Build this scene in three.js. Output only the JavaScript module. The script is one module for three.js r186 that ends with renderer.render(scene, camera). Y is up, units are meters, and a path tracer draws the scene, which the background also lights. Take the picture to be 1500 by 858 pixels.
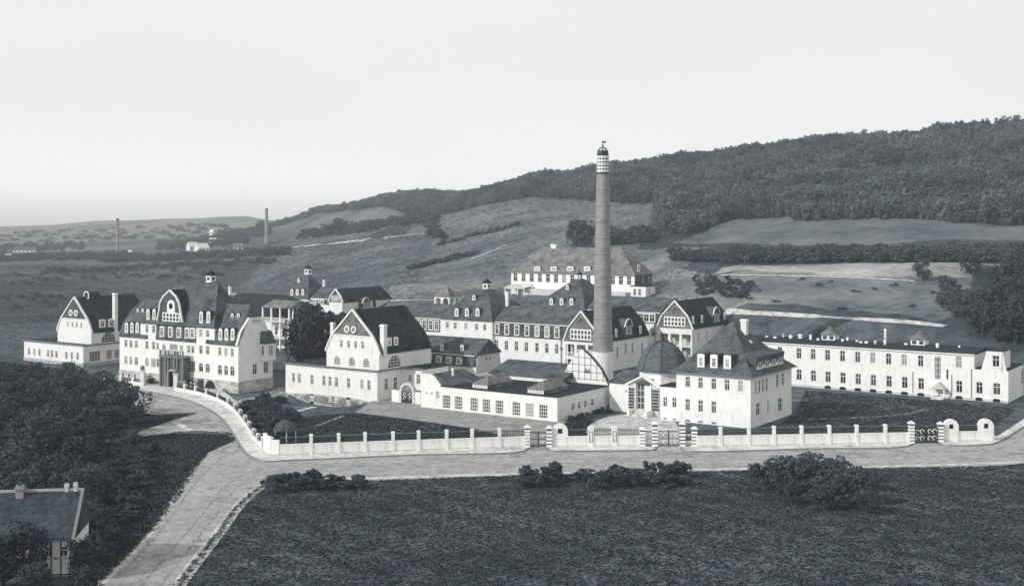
import * as THREE from 'three';
import { mergeGeometries } from 'three/addons/utils/BufferGeometryUtils.js';
import { ConvexGeometry } from 'three/addons/geometries/ConvexGeometry.js';
import { ImprovedNoise } from 'three/addons/math/ImprovedNoise.js';

// ---------------------------------------------------------------- camera, sky, sun, exposure
// The photograph: 1500 x 858, focal length 1749 px, level camera 34.5 m above the site, lens shifted so the horizon is on row 330.
const FOCAL = 1749, MIDDLE = 750, HORIZON = 330, EYE = 34.5;
const scene = new THREE.Scene();
const camera = new THREE.PerspectiveCamera(2 * Math.atan(429 / FOCAL) * 180 / Math.PI, 1500 / 858, 1, 15000);
camera.position.set(0, EYE, 0);
camera.setViewOffset(1500, 858, 0, 99, 1500, 858);
camera.updateProjectionMatrix();

const renderer = new THREE.WebGLRenderer({ antialias: true });
renderer.toneMapping = THREE.LinearToneMapping;
renderer.toneMappingExposure = 1.0;
renderer.shadowMap.enabled = true;
renderer.shadowMap.type = THREE.PCFSoftShadowMap;

const noise = new ImprovedNoise();
const fbm = (x, y, z = 0, o = 4) => { let s = 0, a = 1, t = 0; for (let i = 0; i < o; i++) { s += a * noise.noise(x, y, z + i * 7.3); t += a; a *= 0.5; x *= 2.03; y *= 2.03; } return s / t; };
const clamp = (v, a, b) => Math.min(b, Math.max(a, v));
const mix = (a, b, t) => a + (b - a) * t;
const smooth = (a, b, v) => { const t = clamp((v - a) / (b - a), 0, 1); return t * t * (3 - 2 * t); };
function random(seed) { let a = seed >>> 0; return () => { a = (a + 0x6D2B79F5) | 0; let t = Math.imul(a ^ (a >>> 15), 1 | a); t = (t + Math.imul(t ^ (t >>> 7), 61 | t)) ^ t; return ((t ^ (t >>> 14)) >>> 0) / 4294967296; }; }

{ // pale hazy clear sky: brightest low down, deeper towards the zenith, a few thin streaks of cloud
  const w = 512, h = 256, d = new Float32Array(w * h * 4);
  for (let j = 0; j < h; j++) for (let i = 0; i < w; i++) {
    const el = ((j + 0.5) / h - 0.5) * Math.PI, az = i / w * Math.PI * 2;
    let v = el < 0 ? 0.5 : mix(0.88 + 0.5 * Math.exp(-el / 0.04), 0.44, smooth(0.22, 1.3, el));
    const cx = Math.cos(az) * Math.cos(el), cz = Math.sin(az) * Math.cos(el), cy = Math.sin(Math.abs(el)) + 0.16;
    const c = fbm(cx / cy * 0.9, cz / cy * 0.9, 3.1, 4);
    v *= 1 + 0.035 * clamp(c * 1.6, -1, 1);
    const k = (j * w + i) * 4; d[k] = v * 0.988; d[k + 1] = v * 1.0; d[k + 2] = v * 1.002; d[k + 3] = 1;
  }
  const t = new THREE.DataTexture(d, w, h, THREE.RGBAFormat, THREE.FloatType);
  t.mapping = THREE.EquirectangularReflectionMapping; t.magFilter = THREE.LinearFilter; t.minFilter = THREE.LinearFilter; t.wrapS = THREE.RepeatWrapping; t.needsUpdate = true;
  scene.background = t; scene.environment = t;
}
const sun = new THREE.DirectionalLight(new THREE.Color().setRGB(1, 0.985, 0.95), 3.0);
sun.position.set(-0.768 * 600, 0.469 * 600, 0.433 * 600 - 250);
sun.target.position.set(0, 0, -250);
sun.castShadow = true; sun.shadow.mapSize.set(4096, 4096); sun.shadow.radius = 1.2;
Object.assign(sun.shadow.camera, { left: -420, right: 420, top: 420, bottom: -420, near: 10, far: 1500 });
scene.add(sun, sun.target);
scene.fog = new THREE.FogExp2(new THREE.Color().setRGB(0.80, 0.82, 0.83), 0.00023);

// ---------------------------------------------------------------- materials
const tone = l => { const t = clamp((l - 0.03) / 0.22, 0, 1); return new THREE.Color().setRGB(l * mix(0.66, 1.0, t), l * mix(0.98, 1.0, t), l * mix(1.24, 0.985, t)); };
function texture(n, f, srgb = true) {
  const d = new Uint8Array(n * n * 4);
  for (let j = 0; j < n; j++) for (let i = 0; i < n; i++) { const v = clamp(f(i / n, j / n, i, j), 0, 1), k = (j * n + i) * 4; const b = srgb ? Math.round(255 * Math.pow(v, 1 / 2.2)) : Math.round(255 * v); d[k] = d[k + 1] = d[k + 2] = b; d[k + 3] = 255; }
  const t = new THREE.DataTexture(d, n, n); t.wrapS = t.wrapT = THREE.RepeatWrapping; t.magFilter = THREE.LinearFilter; t.minFilter = THREE.LinearMipmapLinearFilter; t.generateMipmaps = true;
  if (srgb) t.colorSpace = THREE.SRGBColorSpace; t.needsUpdate = true; return t;
}
const scaled = (t, m) => { t.repeat.set(1 / m, 1 / m); return t; };
// tileable noise
const tn = (u, v, f, s) => { const a = fbm(u * f, v * f, s, 3), b = fbm((u - 1) * f, v * f, s, 3), c = fbm(u * f, (v - 1) * f, s, 3), e = fbm((u - 1) * f, (v - 1) * f, s, 3); return mix(mix(a, b, u), mix(c, e, u), v); };
const plasterMap = scaled(texture(512, (u, v) => { const blotch = tn(u, v, 5, 1), streak = tn(u, v * 0.2, 26, 9), fine = tn(u, v, 60, 4); return 0.95 + 0.16 * blotch + 0.38 * Math.min(0, streak) + 0.1 * fine; }), 14);
const slateRnd = random(5), slateTones = Array.from({ length: 64 * 64 }, () => slateRnd());
const slateMap = scaled(texture(512, (u, v, i, j) => { const row = Math.floor(j / 12.8), col = Math.floor(i / 16 + (row % 2) * 0.5); const s = slateTones[(row % 40) * 32 + (col % 32)]; const edge = (j % 12.8) < 2 ? 0.72 : 1; return (0.5 + 0.34 * s + 0.9 * tn(u, v, 5, 3) + 0.5 * tn(u, v, 30, 8)) * edge; }), 13);
const slateBump = scaled(texture(512, (u, v, i, j) => { const row = Math.floor(j / 12.8), col = Math.floor(i / 16 + (row % 2) * 0.5); return 0.3 + 0.4 * ((j % 12.8) / 12.8) + 0.3 * slateTones[(row % 40) * 32 + (col % 32)]; }, false), 13);
const stoneCells = (() => { const r = random(77), p = []; for (let i = 0; i < 150; i++) p.push([r(), r(), r()]); return (u, v) => { let a = 9, b = 9, id = 0; for (const q of p) { let dx = Math.abs(u - q[0]), dy = Math.abs(v - q[1]); dx = Math.min(dx, 1 - dx); dy = Math.min(dy, 1 - dy); const d = Math.hypot(dx, dy * 1.35); if (d < a) { b = a; a = d; id = q[2]; } else if (d < b) b = d; } return [a, b, id]; }; })();
const stoneMap = scaled(texture(256, (u, v) => { const [a, b, id] = stoneCells(u, v); return b - a < 0.012 ? 0.95 : 0.38 + 0.5 * id + 0.2 * tn(u, v, 20, 2); }), 7);
const grainMap = scaled(texture(512, (u, v) => 0.82 + 0.7 * tn(u, v, 6, 5) + 0.8 * tn(u, v, 70, 6) + 0.8 * tn(u, v, 22, 3)), 26);
const courseMap = scaled(texture(256, (u, v, i, j) => 0.74 + 0.4 * tn(u, v, 4, 12) + 0.35 * tn(u, v, 30, 13) - ((j % 16) < 2 ? 0.12 : 0)), 6);
const matte = (l, o = {}) => new THREE.MeshPhysicalMaterial({ color: l.isColor ? l : tone(l), roughness: 1, specularIntensity: 0.2, ...o });
const std = (l, o = {}) => new THREE.MeshStandardMaterial({ color: l.isColor ? l : tone(l), roughness: 0.9, ...o });
const M = {
  plaster: std(0.88, { map: plasterMap, roughness: 0.95 }),
  trim: std(0.88, { roughness: 0.7 }),
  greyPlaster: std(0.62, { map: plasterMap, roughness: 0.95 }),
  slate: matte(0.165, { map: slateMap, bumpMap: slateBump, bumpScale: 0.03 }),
  shadedSlate: matte(0.06, { map: slateMap, bumpMap: slateBump, bumpScale: 0.03 }),  // darker copy of slate: shade of right-facing slopes put into the colour
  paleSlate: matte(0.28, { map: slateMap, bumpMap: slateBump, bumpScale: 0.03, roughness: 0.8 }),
  felt: matte(0.05, { map: grainMap }),
  tile: matte(0.1, { map: slateMap, bumpMap: slateBump, bumpScale: 0.05 }),
  copper: matte(0.14, { map: grainMap, roughness: 0.6 }),
  stone: std(0.62, { map: stoneMap, bumpMap: stoneMap, bumpScale: 0.06 }),
  brick: std(0.38, { map: courseMap, bumpMap: courseMap, bumpScale: 0.02 }),
  iron: std(0.03, { roughness: 0.55, metalness: 0.3 }),
  timber: std(0.06),
  zinc: std(0.2, { roughness: 0.5, metalness: 0.4 }),
  ivy: std(0.05),
  frame: std(0.8, { roughness: 0.55 }),
  paneDark: std(0.02, { roughness: 0.12 }),
  paneMid: std(0.07, { roughness: 0.15 }),
  paneCurtain: std(0.3, { roughness: 0.2 }),
  skylight: std(0.75, { roughness: 0.25 }),
  bark: std(0.07, { map: grainMap }),
  road: std(0.44, { map: grainMap }),
  yard: std(0.36, { map: grainMap }),
  pavement: std(0.78, { map: grainMap }),
  kerb: std(0.3),
  path: std(0.66, { map: grainMap }),
};

// ---------------------------------------------------------------- helpers
const taken = {};
const numbered = n => { const k = taken[n] = (taken[n] ?? -1) + 1; return k ? `${n}_${String(k).padStart(3, '0')}` : n; };
function mesh(name, geometry, material, parent) { const m = new THREE.Mesh(geometry, material); m.name = name; m.castShadow = m.receiveShadow = true; parent.add(m); return m; }
function thing(name, label, category, x, y, z, turn = 0, group) {
  const g = new THREE.Group(); g.name = numbered(name); g.position.set(x, y, z); g.rotation.y = turn; g.userData = { label, category }; if (group) g.userData.group = group; scene.add(g); return g;
}
function structure(name, geometry, material) { const m = mesh(numbered(name), geometry, material, scene); m.userData.kind = 'structure'; return m; }
const clean = g => { const n = g.index ? g.toNonIndexed() : g; for (const k of Object.keys(n.attributes)) if (!['position', 'normal', 'uv'].includes(k)) n.deleteAttribute(k); if (!n.attributes.uv) n.setAttribute('uv', new THREE.BufferAttribute(new Float32Array(n.attributes.position.count * 2), 2)); return n; };
const merge = list => list.length === 1 ? clean(list[0]) : mergeGeometries(list.map(clean));
const box = (w, h, d, x = 0, y = 0, z = 0) => new THREE.BoxGeometry(w, h, d).translate(x, y, z);
// uv in metres from each face's own direction
function metric(g) {
  const n = g.index ? g.toNonIndexed() : g; n.computeVertexNormals();
  const p = n.attributes.position, uv = new Float32Array(p.count * 2), a = new THREE.Vector3(), b = new THREE.Vector3(), c = new THREE.Vector3(), N = new THREE.Vector3(), U = new THREE.Vector3(), V = new THREE.Vector3(), q = new THREE.Vector3();
  for (let i = 0; i < p.count; i += 3) {
    a.fromBufferAttribute(p, i); b.fromBufferAttribute(p, i + 1); c.fromBufferAttribute(p, i + 2);
    N.crossVectors(q.subVectors(b, a).clone(), c.clone().sub(a)).normalize();
    if (Math.abs(N.y) > 0.98) { U.set(1, 0, 0); V.set(0, 0, 1); } else { U.set(N.z, 0, -N.x).normalize(); V.crossVectors(N, U); if (V.y < 0) V.negate(); }
    [a, b, c].forEach((s, k) => { uv[(i + k) * 2] = s.dot(U); uv[(i + k) * 2 + 1] = s.dot(V); });
  }
  n.setAttribute('uv', new THREE.BufferAttribute(uv, 2)); return n;
}
const hull = pts => metric(new ConvexGeometry(pts.map(p => new THREE.Vector3(...p))));
const mbox = (w, h, d, x, y, z) => metric(box(w, h, d, x, y, z));
// a bar from a to b with a square section
function bar(a, b, t, t2 = t) {
  const A = new THREE.Vector3(...a), B = new THREE.Vector3(...b), L = A.distanceTo(B), g = new THREE.BoxGeometry(t, L, t2);
  g.applyQuaternion(new THREE.Quaternion().setFromUnitVectors(new THREE.Vector3(0, 1, 0), B.clone().sub(A).normalize())); g.translate(...A.add(B).multiplyScalar(0.5).toArray()); return g;
}
// outline of an opening standing on y = 0, centred on x = 0; arch: 0 flat, 1 segment, 2 round
function outline(w, h, arch, inset = 0) {
  const a = w / 2 - inset, b = inset, t = h - inset, pts = [];
  if (!arch) return [[-a, b], [a, b], [a, t], [-a, t]];
  const rise = arch === 2 ? a : arch === 3 ? a * 1.35 : a * 0.3, n = 8;
  pts.push([-a, b], [a, b]);
  for (let i = 0; i <= n; i++) { const f = i / n * Math.PI; pts.push([a * Math.cos(f), t - rise + rise * Math.sin(f)]); }
  return pts;
}
const shapeOf = pts => new THREE.Shape(pts.map(p => new THREE.Vector2(p[0], p[1])));
const pathOf = pts => new THREE.Path(pts.map(p => new THREE.Vector2(p[0], p[1])).reverse());
const extrude = (shape, d) => new THREE.ExtrudeGeometry(shape, { depth: d, bevelEnabled: false });
const windowCache = {};
function windowGeometry(w, h, arch, style) {
  const key = [w.toFixed(2), h.toFixed(2), arch, style].join();
  if (windowCache[key]) return windowCache[key];
  const f = Math.min(0.11, w * 0.14), s = shapeOf(outline(w, h, arch)); s.holes.push(pathOf(outline(w, h, arch, f)));
  const parts = [extrude(s, 0.1)];
  const cols = style === 'slim' ? 0 : style === 'wide' ? 3 : style === 'grid' ? 3 : 1, rows = style === 'slim' ? 1 : style === 'grid' || style === 'wide' ? 3 : style === 'small' ? 0 : 1;
  for (let i = 1; i <= cols; i++) { const x = -w / 2 + w * i / (cols + 1), top = arch === 2 ? h - w / 2 + Math.sqrt(Math.max(0, w * w / 4 - x * x)) : h - (arch ? w * 0.12 : 0); parts.push(box(f * 0.75, top - 0.02, 0.07, x, top / 2, 0.045)); }
  for (let j = 1; j <= rows; j++) parts.push(box(w - 0.02, f * 0.9, 0.06, 0, rows === 1 ? h * 0.64 : h * j / (rows + 1), 0.05));
  parts.push(box(w + 0.16, 0.08, 0.3, 0, -0.05, 0.14));
  const frame = merge(parts), pane = new THREE.ShapeGeometry(shapeOf(outline(w, h, arch, f * 0.5))).translate(0, 0, 0.03);
  return windowCache[key] = { frame, pane };
}
const paneRnd = random(31);
const paneMaterial = () => { const r = paneRnd(); return r < 0.6 ? M.paneDark : r < 0.88 ? M.paneMid : M.paneCurtain; };
const TURN = -Math.atan2(1749, 2550);           // every building of the site is turned the same way

class Building {
  // anchor: photo pixel of a point at height h above the datum; base: ground height there
  constructor(name, label, category, px, py, h = 0, base = 0, turn = TURN) {
    const D = (EYE - h) * FOCAL / (py - HORIZON);
    this.gx = (px - MIDDLE) / FOCAL * D; this.gz = -D; this.base = base; this.c = Math.cos(turn); this.s = Math.sin(turn);
    this.g = thing(name, label, category, this.gx, base, this.gz, turn);
  }
  x(px, z = 0) { const k = (px - MIDDLE) / FOCAL; return -(this.gx + z * this.s + k * this.gz + k * z * this.c) / (this.c - k * this.s); }
  z(px, x = 0) { const k = (px - MIDDLE) / FOCAL; return -(this.gx + x * this.c + k * this.gz - k * x * this.s) / (this.s + k * this.c); }
  y(py, x = 0, z = 0) { const D = -(this.gz - x * this.s + z * this.c); return EYE - (py - HORIZON) / FOCAL * D - this.base; }
  ray(px, py) { // camera and direction in the building's own axes
    const loc = (X, Z) => [X * this.c - Z * this.s, X * this.s + Z * this.c];
    const o = loc(-this.gx, -this.gz), r = loc((px - MIDDLE) / FOCAL, -1);
    return { o: [o[0], EYE - this.base, o[1]], r: [r[0], -(py - HORIZON) / FOCAL, r[1]] };
  }
  // point on a slope that faces front: through (y1,z1) and (y2,z2)
  onFront(px, py, y1, z1, y2, z2) { const { o, r } = this.ray(px, py), A = y2 - y1, B = z2 - z1; const t = -((o[2] - z1) * A - (o[1] - y1) * B) / (r[2] * A - r[1] * B); return o.map((v, i) => v + r[i] * t); }
  onRight(px, py, y1, x1, y2, x2) { const { o, r } = this.ray(px, py), A = y2 - y1, B = x2 - x1; const t = -((o[0] - x1) * A - (o[1] - y1) * B) / (r[0] * A - r[1] * B); return o.map((v, i) => v + r[i] * t); }
  add(name, geometry, material, parent = this.g) { return mesh(name, geometry, material, parent); }
  // wall panel with openings; face 'f' looks forward (+z) at z = at, face 'r' looks right (+x) at x = at. pts are (x,y) or (z,y)
  panel(face, at, pts, openings = [], material = M.plaster, thick = 0.4, name = 'wall', windows = true) {
    const k = face === 'f' ? 1 : -1, s = shapeOf(pts.map(p => [p[0] * k, p[1]]));
    for (const o of openings) s.holes.push(pathOf(outline(o.w, o.h, o.arch || 0).map(p => [p[0] + o.c * k, p[1] + o.y])));
    let g = extrude(s, thick).translate(0, 0, -thick);
    if (face === 'r') g.rotateY(Math.PI / 2).translate(at, 0, 0); else g.translate(0, 0, at);
    const w = this.add(name, g, material);
    if (windows) for (const o of openings) this.window(face, at, o);
    return w;
  }
  window(face, at, o, parent = this.g) {
    const { frame, pane } = windowGeometry(o.w, o.h, o.arch || 0, o.style || 'cross');
    const m = this.add(o.name || 'window', frame, o.frame || M.frame, parent), back = o.back ?? 0.2;
    if (face === 'f') m.position.set(o.c, o.y, at - back); else { m.position.set(at - back, o.y, o.c); m.rotation.y = Math.PI / 2; }
    this.add('pane', pane, o.pane || paneMaterial(), m);
    return m;
  }
  // openings on the front plane z = at from photo pixels: columns, then top and bottom rows measured in column `ref`
  rowF(cols, top, bottom, w, o = {}, at = 0) { const r = this.x(o.ref ?? cols[0], at), y0 = this.y(bottom, r, at), y1 = this.y(top, r, at); return cols.map(p => ({ c: this.x(p, at), y: y0, h: y1 - y0, w, ...o })); }
  rowR(cols, top, bottom, w, o = {}, at = 0) { const r = this.z(o.ref ?? cols[0], at), y0 = this.y(bottom, at, r), y1 = this.y(top, at, r); return cols.map(p => ({ c: this.z(p, at), y: y0, h: y1 - y0, w, ...o })); }
  // body of plain walls left and at the back, x0..x1, z1 (back)..z0 (front)
  shell(x0, x1, z0, z1, y0, y1, material = M.plaster, name = 'wall') {
    return this.add(name, merge([mbox(0.4, y1 - y0, z0 - z1 - 0.82, x0 + 0.2, (y0 + y1) / 2, (z0 + z1) / 2), mbox(x1 - x0 - 0.42, y1 - y0, 0.4, (x0 + x1) / 2 - 0.21, (y0 + y1) / 2, z1 + 0.2)]), material);
  }
  // dormer standing on a slope at point p, facing front or right
  dormer(face, p, w, h, depth, arch = 2, o = {}) {
    const s = shapeOf(outline(w * 1.12, h * 1.05, arch)), d = this.add('dormer', metric(extrude(s, depth).translate(0, 0, -depth - 0.12)), o.cheek || M.slate);
    d.position.set(...p); if (face === 'r') d.rotation.y = Math.PI / 2;
    const f = shapeOf(outline(w, h, arch)), ww = w * (o.ww || 0.62), wh = h * (o.wh || 0.68); f.holes.push(pathOf(outline(ww, wh, o.warch || 0).map(q => [q[0], q[1] + h * 0.14])));
    this.add('front', extrude(f, 0.14).translate(0, 0, -0.12), M.trim, d);
    const { frame, pane } = windowGeometry(ww, wh, o.warch || 0, o.style || 'cross');
    const m = this.add('window', frame, M.frame, d); m.position.set(0, h * 0.14, -0.1);
    const q = this.add('pane', pane, paneMaterial(), d); q.position.set(0, h * 0.14, -0.1);
    return d;
  }
  stack(x, y, z, w, h, material = M.plaster, d = w) {
    const c = this.add('chimney', merge([mbox(w, h, d, 0, h / 2, 0), mbox(w * 1.25, 0.25, d * 1.25, 0, h - 0.32, 0)]), material); c.position.set(x, y, z);
    this.add('flue', merge([box(w * 0.5, 0.18, d * 0.5, 0, h + 0.09, 0)]), M.iron, c); return c;
  }
  turret(x, y, z, w, h) {
    const t = this.add('ridge_turret', merge([mbox(w, h * 0.5, w, 0, h * 0.25, 0), mbox(w * 1.2, h * 0.07, w * 1.2, 0, h * 0.53, 0)]), M.trim); t.position.set(x, y, z);
    this.add('turret_cap', merge([hull([[-w * 0.7, h * 0.57, -w * 0.7], [w * 0.7, h * 0.57, -w * 0.7], [w * 0.7, h * 0.57, w * 0.7], [-w * 0.7, h * 0.57, w * 0.7], [-w * 0.36, h * 0.8, w * 0.36], [w * 0.36, h * 0.8, w * 0.36], [w * 0.36, h * 0.8, -w * 0.36], [-w * 0.36, h * 0.8, -w * 0.36], [0, h, 0]]), new THREE.CylinderGeometry(0.05, 0.07, h * 0.35, 6).translate(0, h * 1.1, 0)]), M.shadedSlate, t);
    this.add('louvre', merge([box(w * 0.5, h * 0.24, 0.06, 0, h * 0.3, w / 2 + 0.01), box(0.06, h * 0.24, w * 0.5, w / 2 + 0.01, h * 0.3, 0)]), M.timber, t);
    return t;
  }
  // roof solid from a profile (z,y) running along x, or (x,y) running along z
  profile(axis, pts, a, b) { const P = []; for (const [u, y] of pts) for (const e of [a, b]) P.push(axis === 'x' ? [e, y, u] : [u, y, e]); return hull(P); }
  // white verge board along a gable polyline on the front plane; pts run left foot .. apex .. right foot
  verge(face, at, pts, t = 0.28, d = 0.3, material = M.trim, name = 'verge_board') {
    const parts = []; for (let i = 0; i + 1 < pts.length; i++) { const P = q => face === 'f' ? [q[0], q[1], at] : [at, q[1], q[0]]; parts.push(face === 'f' ? bar(P(pts[i]), P(pts[i + 1]), t, d) : bar(P(pts[i]), P(pts[i + 1]), d, t)); }
    return this.add(name, merge(parts), material);
  }
}
const plan = (px, py, h = 0) => { const D = (EYE - h) * FOCAL / (py - HORIZON); return [(px - MIDDLE) / FOCAL * D, -D]; };
// ---------------------------------------------------------------- terrain
// height along rays of the photograph: [pixel column, distance where the flat site ends, then [distance, pixel row of the ground there]]
const columnTable = [
  [-400, 330, [[450, 462], [700, 408], [1100, 374], [1800, 353], [2600, 334], [3600, 345]]],
  [0, 330, [[450, 462], [620, 417], [900, 386], [1200, 370], [1700, 355], [2600, 332], [3600, 345]]],
  [200, 345, [[480, 455], [620, 417], [900, 385], [1200, 369], [1700, 352], [2600, 322], [3600, 340]]],
  [350, 355, [[500, 438], [700, 400], [900, 375], [1200, 352], [1700, 338], [2600, 315], [3600, 335]]],
  [420, 378, [[450, 440], [600, 395], [800, 366], [1000, 350], [1400, 334], [1700, 326], [2300, 322], [3200, 335]]],
  [470, 382, [[440, 434], [560, 396], [750, 364], [950, 344], [1250, 320], [1500, 308], [1800, 318], [3000, 330]]],
  [600, 352, [[372, 444], [450, 404], [560, 374], [700, 348], [900, 323], [1150, 299], [1300, 285], [1600, 305], [3000, 330]]],
  [800, 334, [[356, 444], [372, 433], [408, 424], [440, 380], [520, 344], [640, 317], [760, 294], [1000, 264], [1300, 292], [3000, 325]]],
  [900, 328, [[350, 442], [372, 433], [405, 422], [438, 374], [520, 338], [630, 307], [720, 280], [910, 249], [1150, 280], [3000, 325]]],
  [1000, 318, [[338, 445], [352, 430], [375, 408], [420, 370], [520, 334], [620, 295], [830, 236], [1050, 270], [3000, 320]]],
  [1100, 290, [[312, 452], [322, 442], [340, 416], [362, 396], [400, 371], [490, 330], [760, 226], [980, 262], [3000, 315]]],
  [1200, 270, [[292, 466], [300, 457], [335, 412], [345, 397], [390, 372], [470, 322], [720, 214], [950, 255], [3000, 310]]],
  [1400, 256, [[274, 482], [282, 470], [320, 412], [335, 392], [365, 371], [440, 327], [650, 196], [880, 240], [3000, 300]]],
  [1600, 246, [[264, 482], [272, 470], [312, 412], [330, 392], [355, 371], [430, 327], [610, 182], [820, 225], [3000, 290]]],
];
const columns = columnTable.map(([px, flat, pts]) => ({ px, pts: [[flat, 0], ...pts.map(([D, y]) => [D, EYE - (y - HORIZON) / FOCAL * D])] }));
const along = (c, D) => { const p = c.pts; if (D <= p[0][0]) return 0; for (let i = 1; i < p.length; i++) if (D < p[i][0]) { const t = (D - p[i - 1][0]) / (p[i][0] - p[i - 1][0]); return mix(p[i - 1][1], p[i][1], i === 1 ? t * t * (3 - 2 * t) : t); } return p[p.length - 1][1]; };
const dip = plan(476, 595, -2);
function height(X, D) {
  if (D < 100) return 0;
  const px = clamp(X / D * FOCAL + MIDDLE, -400, 1600);
  let i = 0; while (i < columns.length - 2 && columns[i + 1].px < px) i++;
  const a = columns[i], b = columns[i + 1], t = smooth(a.px, b.px, px);
  let h = mix(along(a, D), along(b, D), mix(t, (px - a.px) / (b.px - a.px), 0.5));
  if (h > 0.2) { const w = smooth(0.2, 6, h); h += w * (0.5 * fbm(X * 0.05, D * 0.05, 1, 3) + clamp(D / 500, 0.3, 5) * 2.2 * fbm(X * 0.006, D * 0.006, 5, 3)); }
  const dx = X - dip[0], dz = -D - dip[1], c = Math.cos(TURN), s = Math.sin(TURN), u = dx * c - dz * s, v = dx * s + dz * c;
  return h - 2.1 * Math.exp(-((u / 10) ** 4) - ((v / 8) ** 4));
}
function groundAt(px, py) { const k = (px - MIDDLE) / FOCAL, m = (py - HORIZON) / FOCAL; let p = 60; for (let D = 60; D < 6000; D += Math.max(0.5, D * 0.002)) { if (EYE - m * D <= height(k * D, D)) { let a = p, b = D; for (let n = 0; n < 20; n++) { const q = (a + b) / 2; if (EYE - m * q <= height(k * q, q)) b = q; else a = q; } return [k * b, b]; } p = D; } return [k * 6000, 6000]; }
const inside = (poly, x, y) => { let r = false; for (let i = 0, j = poly.length - 1; i < poly.length; j = i++) { const a = poly[i], b = poly[j]; if ((a[1] > y) !== (b[1] > y) && x < (b[0] - a[0]) * (y - a[1]) / (b[1] - a[1]) + a[0]) r = !r; } return r; };

// kinds of ground cover: outlines on the hill, then how light the growth is; the far hills also carry painted haze
const covers = [
  [0.2, [[-300, 356], [200, 352], [330, 343], [392, 333], [400, 290], [-300, 300]]],  // far hills: pale fields, with distance haze painted into their tone
  [0.165, [[560, 470], [610, 300], [960, 300], [935, 362], [945, 440], [700, 455]]],
  [0.13, [[330, 432], [395, 372], [535, 352], [640, 343], [610, 415], [560, 440], [440, 442]]],
  [0.17, [[395, 368], [465, 318], [560, 300], [600, 318], [540, 346], [420, 362]]],
  [0.22, [[565, 444], [572, 419], [645, 416], [760, 440], [740, 452]]],
  [0.185, [[930, 366], [1040, 362], [1000, 394], [1060, 402], [1430, 410], [1420, 458], [1370, 470], [1060, 455], [960, 440], [945, 400]]],
  [0.34, [[1060, 391], [1130, 389], [1430, 386], [1420, 408], [1200, 402], [1045, 401]]],
  [0.1, [[1060, 455], [1070, 500], [1370, 500], [1370, 476], [1250, 468]]],
  [0.055, [[985, 374], [1060, 372], [1600, 366], [1600, 388], [1060, 388]]],
  [0.15, [[1070, 320], [1500, 330], [1600, 332], [1600, 352], [1200, 362], [985, 356], [1040, 336]]],
  [0.05, [[1410, 470], [1430, 400], [1600, 385], [1600, 520], [1480, 520]]],
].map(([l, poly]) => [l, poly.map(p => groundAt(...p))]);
function cover(X, D) {
  const wx = X + 2.2 * fbm(X * 0.09, D * 0.09, 11, 3), wd = D + 2.2 * fbm(X * 0.09, D * 0.09, 21, 3);
  const h = height(X, D);
  let l = h < 0.6 && D < 420 ? 0.115 : D < 900 ? 0.072 : 0.1;
  if (D > 330 && X / D < -0.18) l *= mix(0.85, 1.5, smooth(-0.25, 0.35, fbm(X * 0.006, D * 0.004, 41, 3)));
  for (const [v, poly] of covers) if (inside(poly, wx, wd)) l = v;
  return l;
}
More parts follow.
